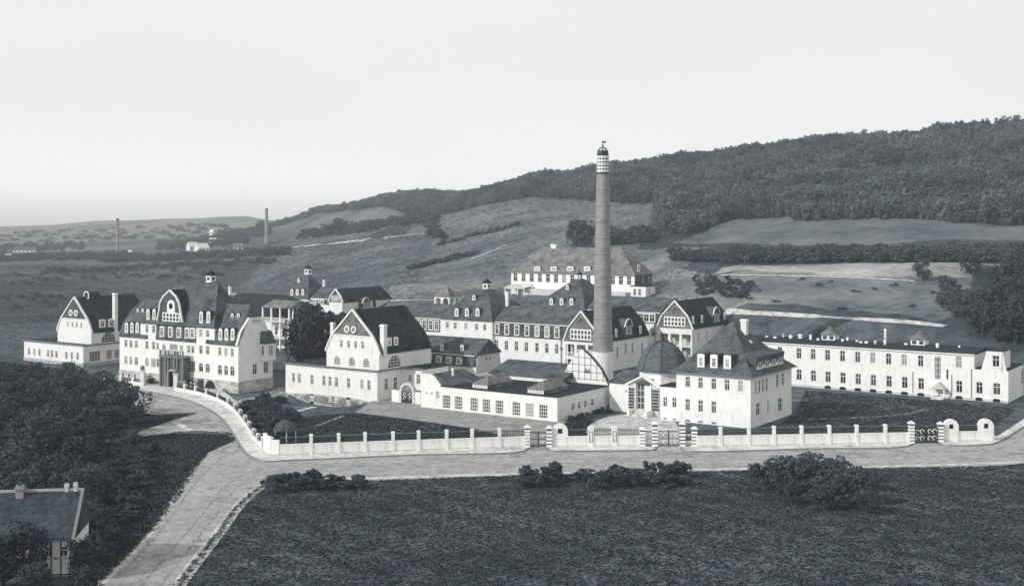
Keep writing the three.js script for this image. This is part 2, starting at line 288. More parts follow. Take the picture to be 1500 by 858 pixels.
{
  const X0 = -212, X1 = 212, D0 = 50, D1 = 474, n = 2048, data = new Uint8Array(n * n * 4);
  const lum = new Float32Array(512 * 512);
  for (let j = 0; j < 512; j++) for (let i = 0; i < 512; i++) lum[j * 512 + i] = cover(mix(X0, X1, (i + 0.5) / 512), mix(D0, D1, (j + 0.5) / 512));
  const col = new THREE.Color();
  for (let j = 0; j < n; j++) for (let i = 0; i < n; i++) {
    const X = mix(X0, X1, i / n), D = mix(D0, D1, j / n), fi = clamp(i / 4 - 0.5, 0, 510.9), fj = clamp(j / 4 - 0.5, 0, 510.9), a = fi | 0, b = fj | 0, q = b * 512 + a;
    let l = mix(mix(lum[q], lum[q + 1], fi - a), mix(lum[q + 512], lum[q + 513], fi - a), fj - b);
    const clump = fbm(X * 0.35, D * 0.35, 2, 3), broad = fbm(X * 0.045, D * 0.045, 8, 3), fine = noise.noise(X * 2.1, D * 2.1, 5);
    const rows = D < 172 ? 0.1 * Math.sin((X * 0.72 + D * 0.69) * 1.15 + 2 * broad) : 0;
    const soft = lum[q] > 0.13 ? 0.6 : 1; l *= clamp(1 + soft * (0.9 * clump + 0.5 * fine) + 0.9 * broad + rows, 0.35, 2.2);
    const t = clamp((l - 0.03) / 0.22, 0, 1), k = (j * n + i) * 4, hue = 0.14 * noise.noise(X * 0.8, D * 0.8, 77);
    col.setRGB(l * mix(0.66, 1, t) * (1 + hue), l * (1 - hue * 0.4), l * mix(1.24, 0.985, t) * (1 + hue * 0.5)).convertLinearToSRGB();
    data[k] = 255 * clamp(col.r, 0, 1); data[k + 1] = 255 * clamp(col.g, 0, 1); data[k + 2] = 255 * clamp(col.b, 0, 1); data[k + 3] = 255;
  }
  const tex = new THREE.DataTexture(data, n, n); tex.colorSpace = THREE.SRGBColorSpace; tex.magFilter = THREE.LinearFilter; tex.minFilter = THREE.LinearMipmapLinearFilter; tex.generateMipmaps = true; tex.needsUpdate = true;
  const lines = (a, b, step, far1, far2) => { const r = []; for (let v = a; v <= b + 1e-6; v += step) r.push(v); for (let v = b, s = step; v < far2;) { s *= 1.13; v = Math.min(far2, v + s); r.push(v); } for (let v = a, s = step; v > far1;) { s *= 1.13; v = Math.max(far1, v - s); r.unshift(v); } return r; };
  const xs = lines(X0, X1, 2.65, -2600, 2600), ds = lines(D0, D1, 2.65, -150, 3700);
  const build = near => {
    const pos = [], uv = [], color = [], idx = [], map = new Map();
    const vert = (i, j) => { const key = j * xs.length + i; if (map.has(key)) return map.get(key); const X = xs[i], D = ds[j], id = pos.length / 3; pos.push(X, height(X, D), -D);
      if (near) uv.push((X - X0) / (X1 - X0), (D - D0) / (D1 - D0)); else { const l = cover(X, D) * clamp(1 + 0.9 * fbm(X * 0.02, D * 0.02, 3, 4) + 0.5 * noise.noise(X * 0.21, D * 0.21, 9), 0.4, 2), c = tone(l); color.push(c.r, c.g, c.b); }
      map.set(key, id); return id; };
    for (let j = 0; j + 1 < ds.length; j++) for (let i = 0; i + 1 < xs.length; i++) {
      const isNear = xs[i] > X0 - 0.1 && xs[i + 1] < X1 + 0.1 && ds[j] > D0 - 0.1 && ds[j + 1] < D1 + 0.1;
      if (isNear !== near) continue;
      const a = vert(i, j), b = vert(i + 1, j), c = vert(i + 1, j + 1), d = vert(i, j + 1); idx.push(a, b, c, a, c, d);
    }
    const g = new THREE.BufferGeometry(); g.setAttribute('position', new THREE.Float32BufferAttribute(pos, 3));
    if (near) g.setAttribute('uv', new THREE.Float32BufferAttribute(uv, 2)); else g.setAttribute('color', new THREE.Float32BufferAttribute(color, 3));
    g.setIndex(idx); g.computeVertexNormals(); return g;
  };
  structure('ground', build(true), new THREE.MeshPhysicalMaterial({ map: tex, roughness: 1, specularIntensity: 0.2 }));
  structure('hills', build(false), new THREE.MeshPhysicalMaterial({ vertexColors: true, roughness: 1, specularIntensity: 0.2 }));
}

// ---------------------------------------------------------------- road, pavements, yards, paths
const curve = (pts, n = 6) => { const c = new THREE.CatmullRomCurve3(pts.map(p => new THREE.Vector3(p[0], p[1], 0)), false, 'centripetal'); return c.getPoints((pts.length - 1) * n).map(v => [v.x, v.y]); };
const world = pts => pts.map(p => { const [x, z] = plan(...p); return [x, -z]; });
const sheet = (name, poly, y, material) => structure(name, new THREE.ShapeGeometry(shapeOf(poly)).rotateX(-Math.PI / 2).translate(0, y, 0), material);
const slab = (name, poly, h, material) => structure(name, metric(extrude(shapeOf(poly), h).rotateX(-Math.PI / 2)), material);
function ribbon(pts, w, lift, drape = true) { // pts [X, D]
  const pos = [], uv = [], idx = []; let run = 0;
  pts.forEach((p, i) => { const a = pts[Math.max(0, i - 1)], b = pts[Math.min(pts.length - 1, i + 1)], L = Math.hypot(b[0] - a[0], b[1] - a[1]) || 1, nx = -(b[1] - a[1]) / L, nd = (b[0] - a[0]) / L; if (i) run += Math.hypot(p[0] - pts[i - 1][0], p[1] - pts[i - 1][1]);
    for (const s of [1, 0, -1]) { const X = p[0] + nx * w / 2 * s, D = p[1] + nd * w / 2 * s; pos.push(X, (drape ? height(X, D) : 0) + lift, -D); uv.push(run, s * w / 2); } });
  for (let i = 0; i + 1 < pts.length; i++) for (let k = 0; k < 2; k++) { const a = i * 3 + k, b = a + 3; idx.push(a, a + 1, b, a + 1, b + 1, b); }
  const g = new THREE.BufferGeometry(); g.setAttribute('position', new THREE.Float32BufferAttribute(pos, 3)); g.setAttribute('uv', new THREE.Float32BufferAttribute(uv, 2)); g.setIndex(idx); g.computeVertexNormals(); return g;
}
const hillPath = (pix, w, lift = 0.12) => { const p = curve(pix, 16).map(q => groundAt(...q)); return ribbon(p, w, lift); };

const roadUpper = curve([[120, 564], [160, 566], [230, 572], [290, 588], [335, 612], [352, 642], [372, 660], [400, 668], [600, 661], [770, 655], [1000, 656], [1335, 649], [1450, 646], [1500, 618], [1580, 575]]);
const roadLower = curve([[1640, 655], [1500, 680], [1300, 686], [1030, 691], [760, 697], [590, 703], [480, 706], [415, 705], [378, 716], [345, 745], [316, 785], [280, 830], [235, 890], [190, 960]]);
const roadLeft = [[0, 960], [60, 900], [105, 862], [172, 818], [222, 774], [260, 725], [286, 682], [302, 664], [338, 648], [345, 638], [330, 634], [290, 632], [262, 633], [235, 637], [205, 640], [196, 634], [230, 623], [262, 612], [284, 606], [240, 607], [190, 600], [176, 588], [150, 576]];
sheet('road', world([...roadUpper, ...roadLower, ...roadLeft]), 0.012, M.road);
// worn wheel tracks and the trodden verge along the field
structure('footpath', ribbon(world(curve([[148, 856], [196, 808], [226, 771], [259, 723], [286, 681]])), 0.7, 0.024, false), M.path);
structure('footpath', ribbon(world(curve([[1500, 677], [1300, 683], [1030, 688], [760, 694], [590, 699], [480, 702], [420, 701], [386, 711], [352, 738], [322, 778], [285, 825], [240, 885]])), 1.5, 0.02, false), M.path);
structure('wheel_track', ribbon(world(curve([[1500, 664], [1300, 669], [1000, 675], [700, 682], [480, 690], [400, 690], [350, 712], [310, 762], [262, 822], [225, 870]])), 0.35, 0.02, false), M.yard);
structure('wheel_track', ribbon(world(curve([[1500, 659], [1300, 664], [1000, 669.5], [700, 676], [480, 684], [395, 684], [335, 708], [292, 758], [240, 818], [195, 870]])), 0.35, 0.02, false), M.yard);
structure('wheel_track', ribbon(world(curve([[170, 848], [215, 800], [250, 757], [282, 712], [318, 676], [350, 655], [340, 632]])), 0.35, 0.02, false), M.yard);
structure('kerb_strip', ribbon(world(curve([[191, 600], [212, 603], [234, 608]])), 1.3, 0.03, false), M.pavement);
structure('kerb_strip', ribbon(world(curve([[256, 618], [266, 624], [277, 631]])), 1.2, 0.03, false), M.pavement);
structure('footpath', ribbon(world(curve([[20, 556], [45, 553], [80, 547]])), 1.2, 0.02, false), M.path);
structure('footpath', ribbon(world(curve([[38, 567], [55, 568], [75, 567]])), 1.6, 0.02, false), M.path);

// pavements in front of the boundary wall, each a kerbed slab
const pave = (kerb, back) => { const k = world(curve(kerb)); slab('pavement', [...k, ...world(back)], 0.14, M.pavement); structure('kerb', ribbon(k, 0.34, 0.148, false), M.kerb); structure('gutter', ribbon(k.map(p => [p[0], p[1] - 0.3]), 0.4, 0.02, false), M.kerb); };
pave([[140, 571], [165, 570], [230, 576], [290, 592], [325, 614], [345, 642], [360, 664], [383, 675], [420, 675], [600, 667], [768, 661], [773, 657]], [[774, 651], [760, 650], [400, 660], [385, 645], [366, 612], [345, 588], [325, 572], [300, 566], [240, 556], [160, 550], [138, 552]]);
pave([[801, 653], [806, 660], [830, 661], [945, 660], [958, 659], [963, 654]], [[964, 648], [800, 648]]);
pave([[997, 653], [1002, 660], [1020, 662], [1180, 658], [1330, 654], [1338, 650]], [[1340, 644], [998, 648]]);
pave([[1376, 648], [1382, 652], [1440, 652], [1460, 649], [1500, 626], [1560, 592]], [[1562, 586], [1500, 615], [1462, 640], [1376, 642]]);

sheet('yard', world([[520, 604], [600, 614], [690, 627], [740, 638], [772, 652], [772, 660], [803, 660], [806, 638], [822, 624], [840, 606], [816, 600], [640, 582], [570, 570], [552, 582]]), 0.016, M.yard);
sheet('forecourt', world([...curve([[858, 640], [860, 627], [875, 616], [905, 608], [940, 606], [972, 610], [990, 620], [998, 636]], 4), [999, 658], [962, 658], [955, 645]]), 0.016, M.path);
structure('lane', ribbon(curve(world([[322, 588], [350, 588], [375, 584], [400, 577], [422, 568]]), 8), 4.5, 0.03), M.yard);
structure('garden_path', ribbon(world([[413, 609], [436, 602], [460, 596]]).map(p => p), 1.4, 0.04), M.path);
structure('garden_path', ribbon(curve(world([[505, 608], [485, 616], [463, 624]]), 6), 0.8, 0.04), M.yard);
structure('garden_path', ribbon(curve(world([[1180, 614], [1250, 612], [1330, 606], [1362, 598]]), 6), 1.0, 0.02), M.yard);
for (const [pix, w] of [[[[1062, 456], [1150, 461], [1250, 467], [1330, 472], [1385, 478]], 2.0], [[[1055, 403], [1150, 404], [1250, 407], [1340, 412]], 1.1], [[[392, 367], [440, 361], [490, 356], [538, 351]], 9], [[[560, 349], [600, 344], [640, 340]], 4], [[[566, 441], [600, 440], [640, 440]], 1.2], [[[690, 380], [720, 368], [745, 358]], 1.5], [[[1395, 386], [1450, 388], [1520, 392]], 1.2], [[[500, 333], [560, 324], [660, 306], [770, 290]], 3]])
  structure('hill_path', hillPath(pix, w), M.path);
// ---------------------------------------------------------------- buildings
// two halls of one kind: a low flat-roofed wing with a steep gabled hall rising from it
function hall(cfg) {
  const b = new Building(cfg.name, cfg.label, 'hall building', ...cfg.anchor), z0 = 0;
  const xl = b.x(cfg.left), H = b.y(cfg.wingTop, 0, 0), zb = b.z(cfg.sideEnd, 0), lo = cfg.plinth ? -0.25 : 0;
  b.panel('f', 0, [[xl, lo], [0, lo], [0, H], [xl, H]], cfg.wingWindows(b));
  b.panel('r', 0, [[-0.42, lo], [zb, lo], [zb, H], [-0.42, H]], cfg.sideWindows(b));
  b.shell(xl, 0, -0.42, Math.min(zb, -13), lo, H);
  const zr = Math.min(zb, -13);
  b.add('cornice', merge([mbox(-xl + 0.7, 0.32, 0.35, xl / 2, H + 0.16, 0.12), mbox(0.35, 0.32, -zr, 0.12, H + 0.16, zr / 2 - 0.06)]), M.zinc);
  b.add('flat_roof', mbox(-xl - 0.1, 0.2, -zr - 0.1, xl / 2 - 0.05, H + 0.1, zr / 2 - 0.05), M.felt);
  if (cfg.plinth) {
    const P = [...b.rowF([429.5, 438, 484, 492.5, 528, 541], 575.5, 582, 0.8, { style: 'small', pane: M.paneDark, back: 0.12, ref: 429.5 }), ...b.rowF([457], 577, 592, 1.1, { style: 'small', pane: M.paneDark, frame: M.timber, back: 0.15, name: 'cellar_door' }), ...b.rowF([510.5], 582, 598, 1.1, { style: 'small', frame: M.timber, pane: M.paneDark, back: 0.15, name: 'cellar_door' })];
    for (const o of P) { o.y = Math.max(o.y, -2.3); }
    b.panel('f', 0.14, [[xl - 0.1, -2.6], [0.05, -2.6], [0.05, -0.27], [xl - 0.1, -0.27]], P, M.stone, 0.6, 'plinth');
    b.add('plinth', mbox(0.6, 2.3, 13, xl + 0.2, -1.45, -7), M.stone);
  } else b.add('plinth', merge([mbox(-xl, 0.9, 0.2, xl / 2, 0.45, 0.11), mbox(0.2, 0.9, -zr, 0.11, 0.45, zr / 2 + 0.1)]), M.stone);
  // the hall itself
  const zh = cfg.hallFront(b), xa = b.x(cfg.hallLeft, zh), xb = cfg.hallRight(b, zh), xm = (xa + xb) / 2, w = (xb - xa) / 2;
  const yE = b.y(cfg.eave, xa, zh), yK = b.y(cfg.kink[1], b.x(cfg.kink[0], zh), zh), k = cfg.kinkShare, yA = b.y(cfg.apex[1], xm, zh), zB = b.z(cfg.ridgeEnd, xm);
  const face = [[xa, H + 0.2], [xb, H + 0.2], [xb, yE], [xm + w * (k + 1) / 2 + 0.1, mix(yE, yK, 0.55)], [xm + w * k, yK], [xm - w * k, yK], [xm - w * (k + 1) / 2 - 0.1, mix(yE, yK, 0.55)], [xa, yE]];
  b.panel('f', zh, face, cfg.hallWindows(b, zh));
  const slateFace = b.panel('f', zh - 0.04, [[xm - w * k, yK], [xm + w * k, yK], [xm, yA]], [], cfg.plinth ? M.paleSlate : M.slate, 0.35, 'slate_gable');
  b.add('string_course', box(w * k * 2, 0.18, 0.22, xm, yK, zh + 0.04), M.trim);
  for (const [px, py] of cfg.rounds) { // round windows joined by a white surround
    const x = b.x(px, zh), y = b.y(py, x, zh), s = b.add('round_window', merge([new THREE.CylinderGeometry(cfg.roundR, cfg.roundR, 0.16, 10).rotateX(Math.PI / 2)]), M.trim); s.position.set(x, y, zh + 0.08);
    b.add('pane', new THREE.CylinderGeometry(cfg.roundR * 0.6, cfg.roundR * 0.6, 0.06, 10).rotateX(Math.PI / 2).translate(0, 0, 0.07), M.paneMid, s);
    b.add('glazing_bar', merge([box(0.07, cfg.roundR * 1.2, 0.05, 0, 0, 0.11), box(cfg.roundR * 1.2, 0.07, 0.05, 0, 0, 0.11)]), M.frame, s);
  }
  b.panel('r', xb, [[zh - 0.42, H + 0.2], [zB, H + 0.2], [zB, yE], [zh - 0.42, yE]], [{ c: b.z(cfg.lunette[0], xb), y: H + 0.35, w: cfg.lunette[1], h: cfg.lunette[1] * 0.62, arch: 2, style: 'grid', back: 0.25 }]);
  b.add('wall', merge([mbox(0.4, yE - H, zh - zB - 0.45, xa + 0.2, (yE + H) / 2 + 0.1, (zh + zB) / 2), mbox(xb - xa - 0.9, yE - H, 0.4, xm, (yE + H) / 2 + 0.1, zB + 0.2)]), M.plaster);
  const prof = [[xa - 0.25, yE - 0.1], [xm - w * (k + 1) / 2 - 0.22, mix(yE, yK, 0.55)], [xm - w * k - 0.1, yK + 0.08], [xm, yA + 0.15], [xm + w * k + 0.1, yK + 0.08], [xm + w * (k + 1) / 2 + 0.22, mix(yE, yK, 0.55)], [xb + 0.25, yE - 0.1]];
  b.add('roof', b.profile('z', prof, zh - 0.42, zB), M.shadedSlate);
  b.verge('f', zh - 0.05, prof.map(p => [p[0], p[1]]), 0.3, 0.5);
  for (const [px, py, dw, dh] of cfg.dormers) b.dormer('r', b.onRight(px, py, yE - 0.1, xb + 0.25, yK + 0.08, xm + w * k + 0.1), dw, dh, 2.2, 1, { cheek: M.shadedSlate, ww: 0.6 });
  { const [px, top, bottom, wd] = cfg.stack, z = b.z(px, xb - 0.3), y1 = b.y(top, xb, z), y0 = Math.min(yE - 0.6, b.y(bottom, xb, z)); b.stack(xb - 0.2, y0, z, wd, y1 - y0); }
  if (cfg.leftStack) { const [px, top] = cfg.leftStack, z = zh - 5, x = b.x(px, z), y1 = b.y(top, x, z); b.stack(x, yE, z, 0.8, y1 - yE); }
  if (cfg.vent) { const z = b.z(cfg.vent[0], xm), v = b.add('ridge_vent', metric(extrude(shapeOf(outline(1.9, 1.7, 2)), 3.2)), M.shadedSlate); v.position.set(xm, yA - 0.4, z - 2.8); b.add('vent_front', extrude((() => { const s = shapeOf(outline(2.1, 1.9, 2)); s.holes.push(pathOf(outline(2.1, 1.9, 2, 0.25))); return s; })(), 0.15).translate(0, 0, 3.2), M.trim, v); }
  return { b, H, zb, zr, xb, zB, yE };
}
const hallC = hall({
  name: 'gabled_hall', label: 'white hall with steep dark roof and rubble stone plinth beside the arched gate', anchor: [552.4, 587.5], left: 418, wingTop: 545, sideEnd: 588, plinth: true,
  wingWindows: b => b.rowF([429.4, 437.8, 456.6, 474, 483, 492.3, 510, 530, 540], 546, 560.5, 0.85),
  sideWindows: b => [...b.rowR([566], 554, 571.5, 1.1), ...b.rowR([579.5], 552, 570, 1.1)],
  hallFront: b => -0.6, hallLeft: 478, hallRight: (b, z) => -0.05, eave: 513, kink: [486.4, 489.5], kinkShare: 0.75, apex: [512.6, 454.5], ridgeEnd: 593,
  hallWindows: (b, z) => [...b.rowF([493.7, 515, 536], 521.5, 534.7, 1.7, { arch: 2, style: 'grid' }, z), ...b.rowF([499.5, 510.3, 520.5, 530.7], 498, 509, 0.75, {}, z)],
  rounds: [[508.2, 482], [518.2, 482.6]], roundR: 0.72, lunette: [578, 4.0], dormers: [[570.5, 508, 1.35, 1.9], [580, 507, 1.35, 1.9]], stack: [561, 475, 517, 1.0], leftStack: [487.5, 472],
});
{ // wing that closes the hall's yard towards the arched gate
  const { b, H, zb } = hallC, x1 = b.x(618, zb), y1 = H;
  b.panel('f', zb, [[0.02, 0], [x1, 0], [x1, y1], [0.02, y1]], [...b.rowF([600], 549, 559, 0.9, {}, zb), ...b.rowF([612.5], 548, 563, 1.0, {}, zb)]);
  b.add('wall', mbox(0.4, y1, 8, x1 - 0.2, y1 / 2, zb - 4.45), M.plaster);
  b.add('cornice', mbox(x1 + 0.2, 0.32, 0.4, x1 / 2 + 0.35, y1 + 0.16, zb + 0.12), M.zinc);
  b.add('flat_roof', mbox(x1, 0.2, 8.2, x1 / 2, y1 + 0.1, zb - 4.2), M.felt);
}
hall({
  name: 'gabled_hall', label: 'white hall with steep dark roof and low wing beyond the thicket', anchor: [121.2, 537.4], left: 34.4, wingTop: 507, sideEnd: 186,
  wingWindows: b => b.rowF([41.5, 49.5, 56.8, 69.5, 75.3, 81.8, 96.2, 104.4, 112.9], 509.6, 520.3, 0.95),
  sideWindows: b => [...b.rowR([138.5], 514.5, 529, 3.2, { style: 'wide' }), ...b.rowR([159.5], 512.5, 526, 1.7, { style: 'wide' }), ...b.rowR([171], 512, 525, 1.7, { style: 'wide' })],
  hallFront: b => b.z(132.9, -0.2), hallLeft: 83.6, hallRight: (b, z) => -0.2, eave: 483.6, kink: [88.2, 465.5], kinkShare: 0.76, apex: [106.8, 436], ridgeEnd: 196,
  hallWindows: (b, z) => [...b.rowF([94.2, 107.9, 121.8], 488, 502, 1.9, { arch: 2, style: 'grid' }, z), ...b.rowF([98.5, 105.3, 111.7, 118.2], 470.8, 479, 0.75, {}, z)],
  rounds: [[103.3, 458], [110.8, 458.3]], roundR: 0.8, lunette: [158.7, 4.2], dormers: [[149.5, 480.5, 1.9, 2.2], [162.5, 479.5, 1.9, 2.2]], stack: [167.5, 429, 455, 0.95], vent: [128],
});

{ // ------------------------------------------------ administration building
  const b = new Building('administration_building', 'large white mansard-roofed main building with bell gable and ivy-dark portal', 'building', 348.6, 576.5);
  const xRi = b.x(313.6), xc1 = b.x(287), xc0 = b.x(228), xLi = b.x(205), xL = b.x(174.5), zb = b.z(399, 0), zm = zb / 2;
  const yP = b.y(559.8), yE = b.y(506), yI = b.y(479, xRi), yB = b.y(499.5, b.x(260));
  const wins = [
    ...b.rowF([183.7, 191, 198.8], 497.5, 508.5, 1.0), ...b.rowF([183.7, 191, 198.8], 521, 533.6, 1.15, { arch: 2 }),
    ...b.rowF([214.5, 224], 476, 487.5, 1.0), ...b.rowF([214.5, 224], 499.5, 511.5, 1.0), ...b.rowF([214.5], 524, 537, 1.3, { arch: 2 }), ...b.rowF([224], 525, 538, 1.6, { style: 'wide' }),
    ...b.rowF([293.5, 303.4], 482.5, 493.5, 1.0), ...b.rowF([293.5, 303.4], 506, 518.5, 1.1), ...b.rowF([293.5, 303.4], 531, 545, 1.4, { arch: 2 }),
    ...b.rowF([321.3, 330.4, 339.5], 508.7, 521, 0.9), ...b.rowF([321.3, 330.4, 339.5], 534, 549, 1.25, { arch: 2 }),
    ...b.rowF([275.5, 281.5], 506, 517.5, 0.95), ...b.rowF([230], 502, 513, 0.9), ...b.rowF([239.5], 503.5, 512.5, 1.1, { arch: 2 }), ...b.rowF([253.5], 504, 513.5, 2.6, { style: 'wide', pane: M.paneDark }), ...b.rowF([265], 505.5, 515, 1.1),
    ...b.rowF([279], 529, 545, 2.6, { style: 'wide', pane: M.paneDark }), ...b.rowF([231], 525, 538, 1.2, { style: 'cross', pane: M.paneDark }),
  ];
  b.panel('f', 0, [[xL, yP], [0, yP], [0, yE], [xRi, yE], [xRi, yI], [xc1, yI], [xc1, yB], [xc0, yB], [xc0, yI], [xLi, yI], [xLi, yE], [xL, yE]], wins);
  const grille = b.x(308), cellar = b.rowF([180, 189, 198, 219], 544.5, 553, 1.0, { style: 'small', pane: M.paneDark, arch: 1, back: 0.1, ref: 180 });
  b.panel('f', 0.12, [[xL - 0.1, 0], [0.1, 0], [0.1, yP], [xL - 0.1, yP]], [...cellar, { c: grille, y: 0.5, w: 3.0, h: 1.6, arch: 2, style: 'grid', pane: M.paneDark, frame: M.iron, name: 'arched_grille' }], M.stone, 0.5, 'plinth');
  b.panel('r', 0.12, [[-0.4, 0], [zb, 0], [zb, yP - 0.1], [-0.4, yP - 0.1]], [], M.stone, 0.5, 'plinth');
  // mansard end bays; the ends are clipped by small hips
  const zk = b.z(365, 0), yK = b.y(465.8, 0, zk), xr = b.x(365.7, zm), yR = b.y(446, xr, zm);
  b.panel('r', 0, [[-0.42, yP], [zb, yP], [zb, yE], [zb - zk * 0.9, yK], [zk, yK], [-0.42, yE + 0.4]], [...b.rowR([373.2], 532.5, 549, 1.3), ...b.rowR([389.5], 530, 546.5, 1.4), ...b.rowR([371.5, 375.5, 379.5], 468, 473.5, 0.6, { style: 'small' })]);
  b.shell(xL, 0, -0.42, zb, 0, yE);
  const bay = (xo, xi, hip) => hull([[xo, yE - 0.1, 0.3], [xo, yE - 0.1, zb - 0.3], [xi, yE - 0.1, 0.3], [xi, yE - 0.1, zb - 0.3], [xo, mix(yE, yK, 0.5), mix(0.25, zk, 0.3)], [xi, mix(yE, yK, 0.5), mix(0.25, zk, 0.3)], [xo, yK, zk], [xo, yK, zb - zk], [xi, yK, zk], [xi, yK, zb - zk], [xo + hip, yR, zm], [xi, yR, zm]]);
  const hip = xr;
  b.add('roof', merge([bay(-0.42, xRi - 2.5, hip + 0.42), bay(xL, xLi + 2.5, -hip)]), M.slate);
  b.verge('r', -0.2, [[0.3, yE], [mix(0.25, zk, 0.3), mix(yE, yK, 0.5)], [zk, yK]], 0.22, 0.5);
  // tall hipped roof over the middle
  const m0 = b.x(260, zm), m1 = b.x(319.6, zm), yM = b.y(411.8, m1, zm);
  b.add('main_roof', hull([[xLi - 0.2, yI, 0.3], [xRi + 0.2, yI, 0.3], [xLi - 0.2, yI, zb - 0.3], [xRi + 0.2, yI, zb - 0.3], [m0, yM, zm], [m1, yM, zm], [xLi - 0.2, yI - 0.25, 0.3], [xRi + 0.2, yI - 0.25, 0.3], [xLi - 0.2, yI - 0.25, zb - 0.3], [xRi + 0.2, yI - 0.25, zb - 0.3]]), M.slate);
  b.add('wall', mbox(0.4, yI - yE, -zb - 0.8, xRi - 0.2, (yI + yE) / 2, zm - 0.3), M.plaster);
  b.add('slate_band', hull([[xc0 + 0.02, yB, 0.2], [xc1 - 0.02, yB, 0.2], [xc0 + 0.02, yI + 0.1, -0.35], [xc1 - 0.02, yI + 0.1, -0.35], [xc0 + 0.02, yB, -1], [xc1 - 0.02, yB, -1], [xc0 + 0.02, yI, -1], [xc1 - 0.02, yI, -1]]), M.slate);
  for (const px of [238.3, 250.6, 263, 275, 283]) { const x = b.x(px), y = b.y(492.5 + (px - 238) * 0.06, x, 0.1); const w = b.window('f', 0.3, { c: x, y, w: 1.0, h: 2.0, back: 0 }); b.add('surround', merge([box(0.16, 2.2, 0.5, -0.58, 1, -0.2), box(0.16, 2.2, 0.5, 0.58, 1, -0.2), box(1.35, 0.16, 0.5, 0, 2.08, -0.2)]), M.trim, w); }
  // bell-shaped cross gable
  const gx = b.x(249.8), gw = (b.x(269, 0.3) - b.x(232, 0.3)) / 2, y0 = b.y(471, gx, 0.3), yA = b.y(425, gx, 0.3), h = yA - y0;
  const bell = [[gx - gw, y0], [gx - gw * 0.86, y0 + h * 0.3], [gx - gw * 0.74, y0 + h * 0.6], [gx - gw * 0.5, y0 + h * 0.8], [gx, yA], [gx + gw * 0.5, y0 + h * 0.8], [gx + gw * 0.74, y0 + h * 0.6], [gx + gw * 0.86, y0 + h * 0.3], [gx + gw, y0]];
  b.panel('f', 0.35, [...bell].reverse(), [], M.slate, 0.3, 'slate_gable');
  b.add('gable_roof', b.profile('z', [[gx - gw, y0], [gx - gw * 0.77, y0 + h * 0.6], [gx - gw * 0.5, y0 + h * 0.8], [gx, yA + 0.12], [gx + gw * 0.5, y0 + h * 0.8], [gx + gw * 0.77, y0 + h * 0.6], [gx + gw, y0]], 0, zm), M.shadedSlate);
  b.verge('f', 0.3, bell, 0.3, 0.4);
  { const x = b.x(250.5, 0.4), y = b.y(471, x, 0.4), H1 = b.y(458, x, 0.4) - y, W = b.x(263, 0.4) - b.x(238, 0.4), s = shapeOf([[-W / 2, 0], [W / 2, 0], [W / 2, H1], [W * 0.22, H1], ...Array.from({ length: 9 }, (_, i) => [W * 0.22 * Math.cos(i / 8 * Math.PI), H1 + W * 0.28 + W * 0.22 * Math.sin(i / 8 * Math.PI)]), [-W * 0.22, H1], [-W / 2, H1]]);
    const w = b.add('gable_window', extrude(s, 0.2), M.trim); w.position.set(x, y, 0.36);
    for (let i = 0; i < 5; i++) b.add('pane', merge([0, 1].map(r => box(W / 5 * 0.62, H1 * 0.34, 0.05, (i - 2) * W / 5.2, H1 * (0.28 + 0.44 * r), 0.2))), M.paneMid, w);
    b.add('pane', new THREE.CylinderGeometry(W * 0.12, W * 0.12, 0.06, 10).rotateX(Math.PI / 2).translate(0, H1 + W * 0.26, 0.2), M.paneDark, w); }
  const lower = (px, py) => b.onFront(px, py, yE - 0.1, 0.3, mix(yE, yK, 0.5), mix(0.25, zk, 0.3)), main = (px, py) => b.onFront(px, py, yI, 0.3, yM, zm), upper = (px, py) => b.onFront(px, py, yK, zk, yR, zm);
  for (const px of [184.5, 192.4, 200.2]) b.dormer('f', lower(px, 487.6), 1.05, 2.3, 1.6, 2);
  for (const px of [322.3, 331, 340]) b.dormer('f', lower(px, 498.5), 1.05, 2.5, 1.6, 2);
  for (const px of [216, 225]) b.dormer('f', main(px, 468.5), 1.0, 2.4, 1.6, 2);
  for (const px of [294, 304.5]) b.dormer('f', main(px, 473.5), 1.05, 2.5, 1.6, 2);
  for (const px of [201, 208.3]) b.dormer('f', upper(px, 460), 0.7, 1.2, 1.6, 2, { style: 'small' });
  for (const px of [339.5, 348.5]) b.dormer('f', upper(px, 468), 0.75, 1.3, 1.6, 2, { style: 'small' });
  b.turret(b.x(308.5, zm), yM - 0.3, zm, 1.5, 2.6);
  // oriel on the end wall
  { const z0 = b.z(381, 0), z1 = b.z(396.5, 0), w = z0 - z1, zc = (z0 + z1) / 2, y0 = b.y(527, 1, zc), y1 = b.y(503, 1, zc), y2 = b.y(484, 1, zc);
    const o = b.add('oriel', mbox(1.4, y1 - y0, w, 0.7, (y0 + y1) / 2, zc), M.plaster); b.add('oriel_roof', hull([[-0.5, y2, z0], [-0.5, y2, z1], [1.5, y1, z0 + 0.1], [1.5, y1, z1 - 0.1], [-0.5, y1, z0 + 0.1], [-0.5, y1, z1 - 0.1], [0.6, y2 - 0.3, z0 - 0.3], [0.6, y2 - 0.3, z1 + 0.3]]), M.slate, o);
    const wd = b.window('r', 1.42, { c: zc, y: y0 + (y1 - y0) * 0.3, w: w * 0.45, h: (y1 - y0) * 0.6, back: 0 }, o);
    const wf = b.window('f', z0 + 0.02, { c: 0.8, y: y0 + (y1 - y0) * 0.3, w: 0.7, h: (y1 - y0) * 0.6, back: 0, style: 'slim' }, o); }
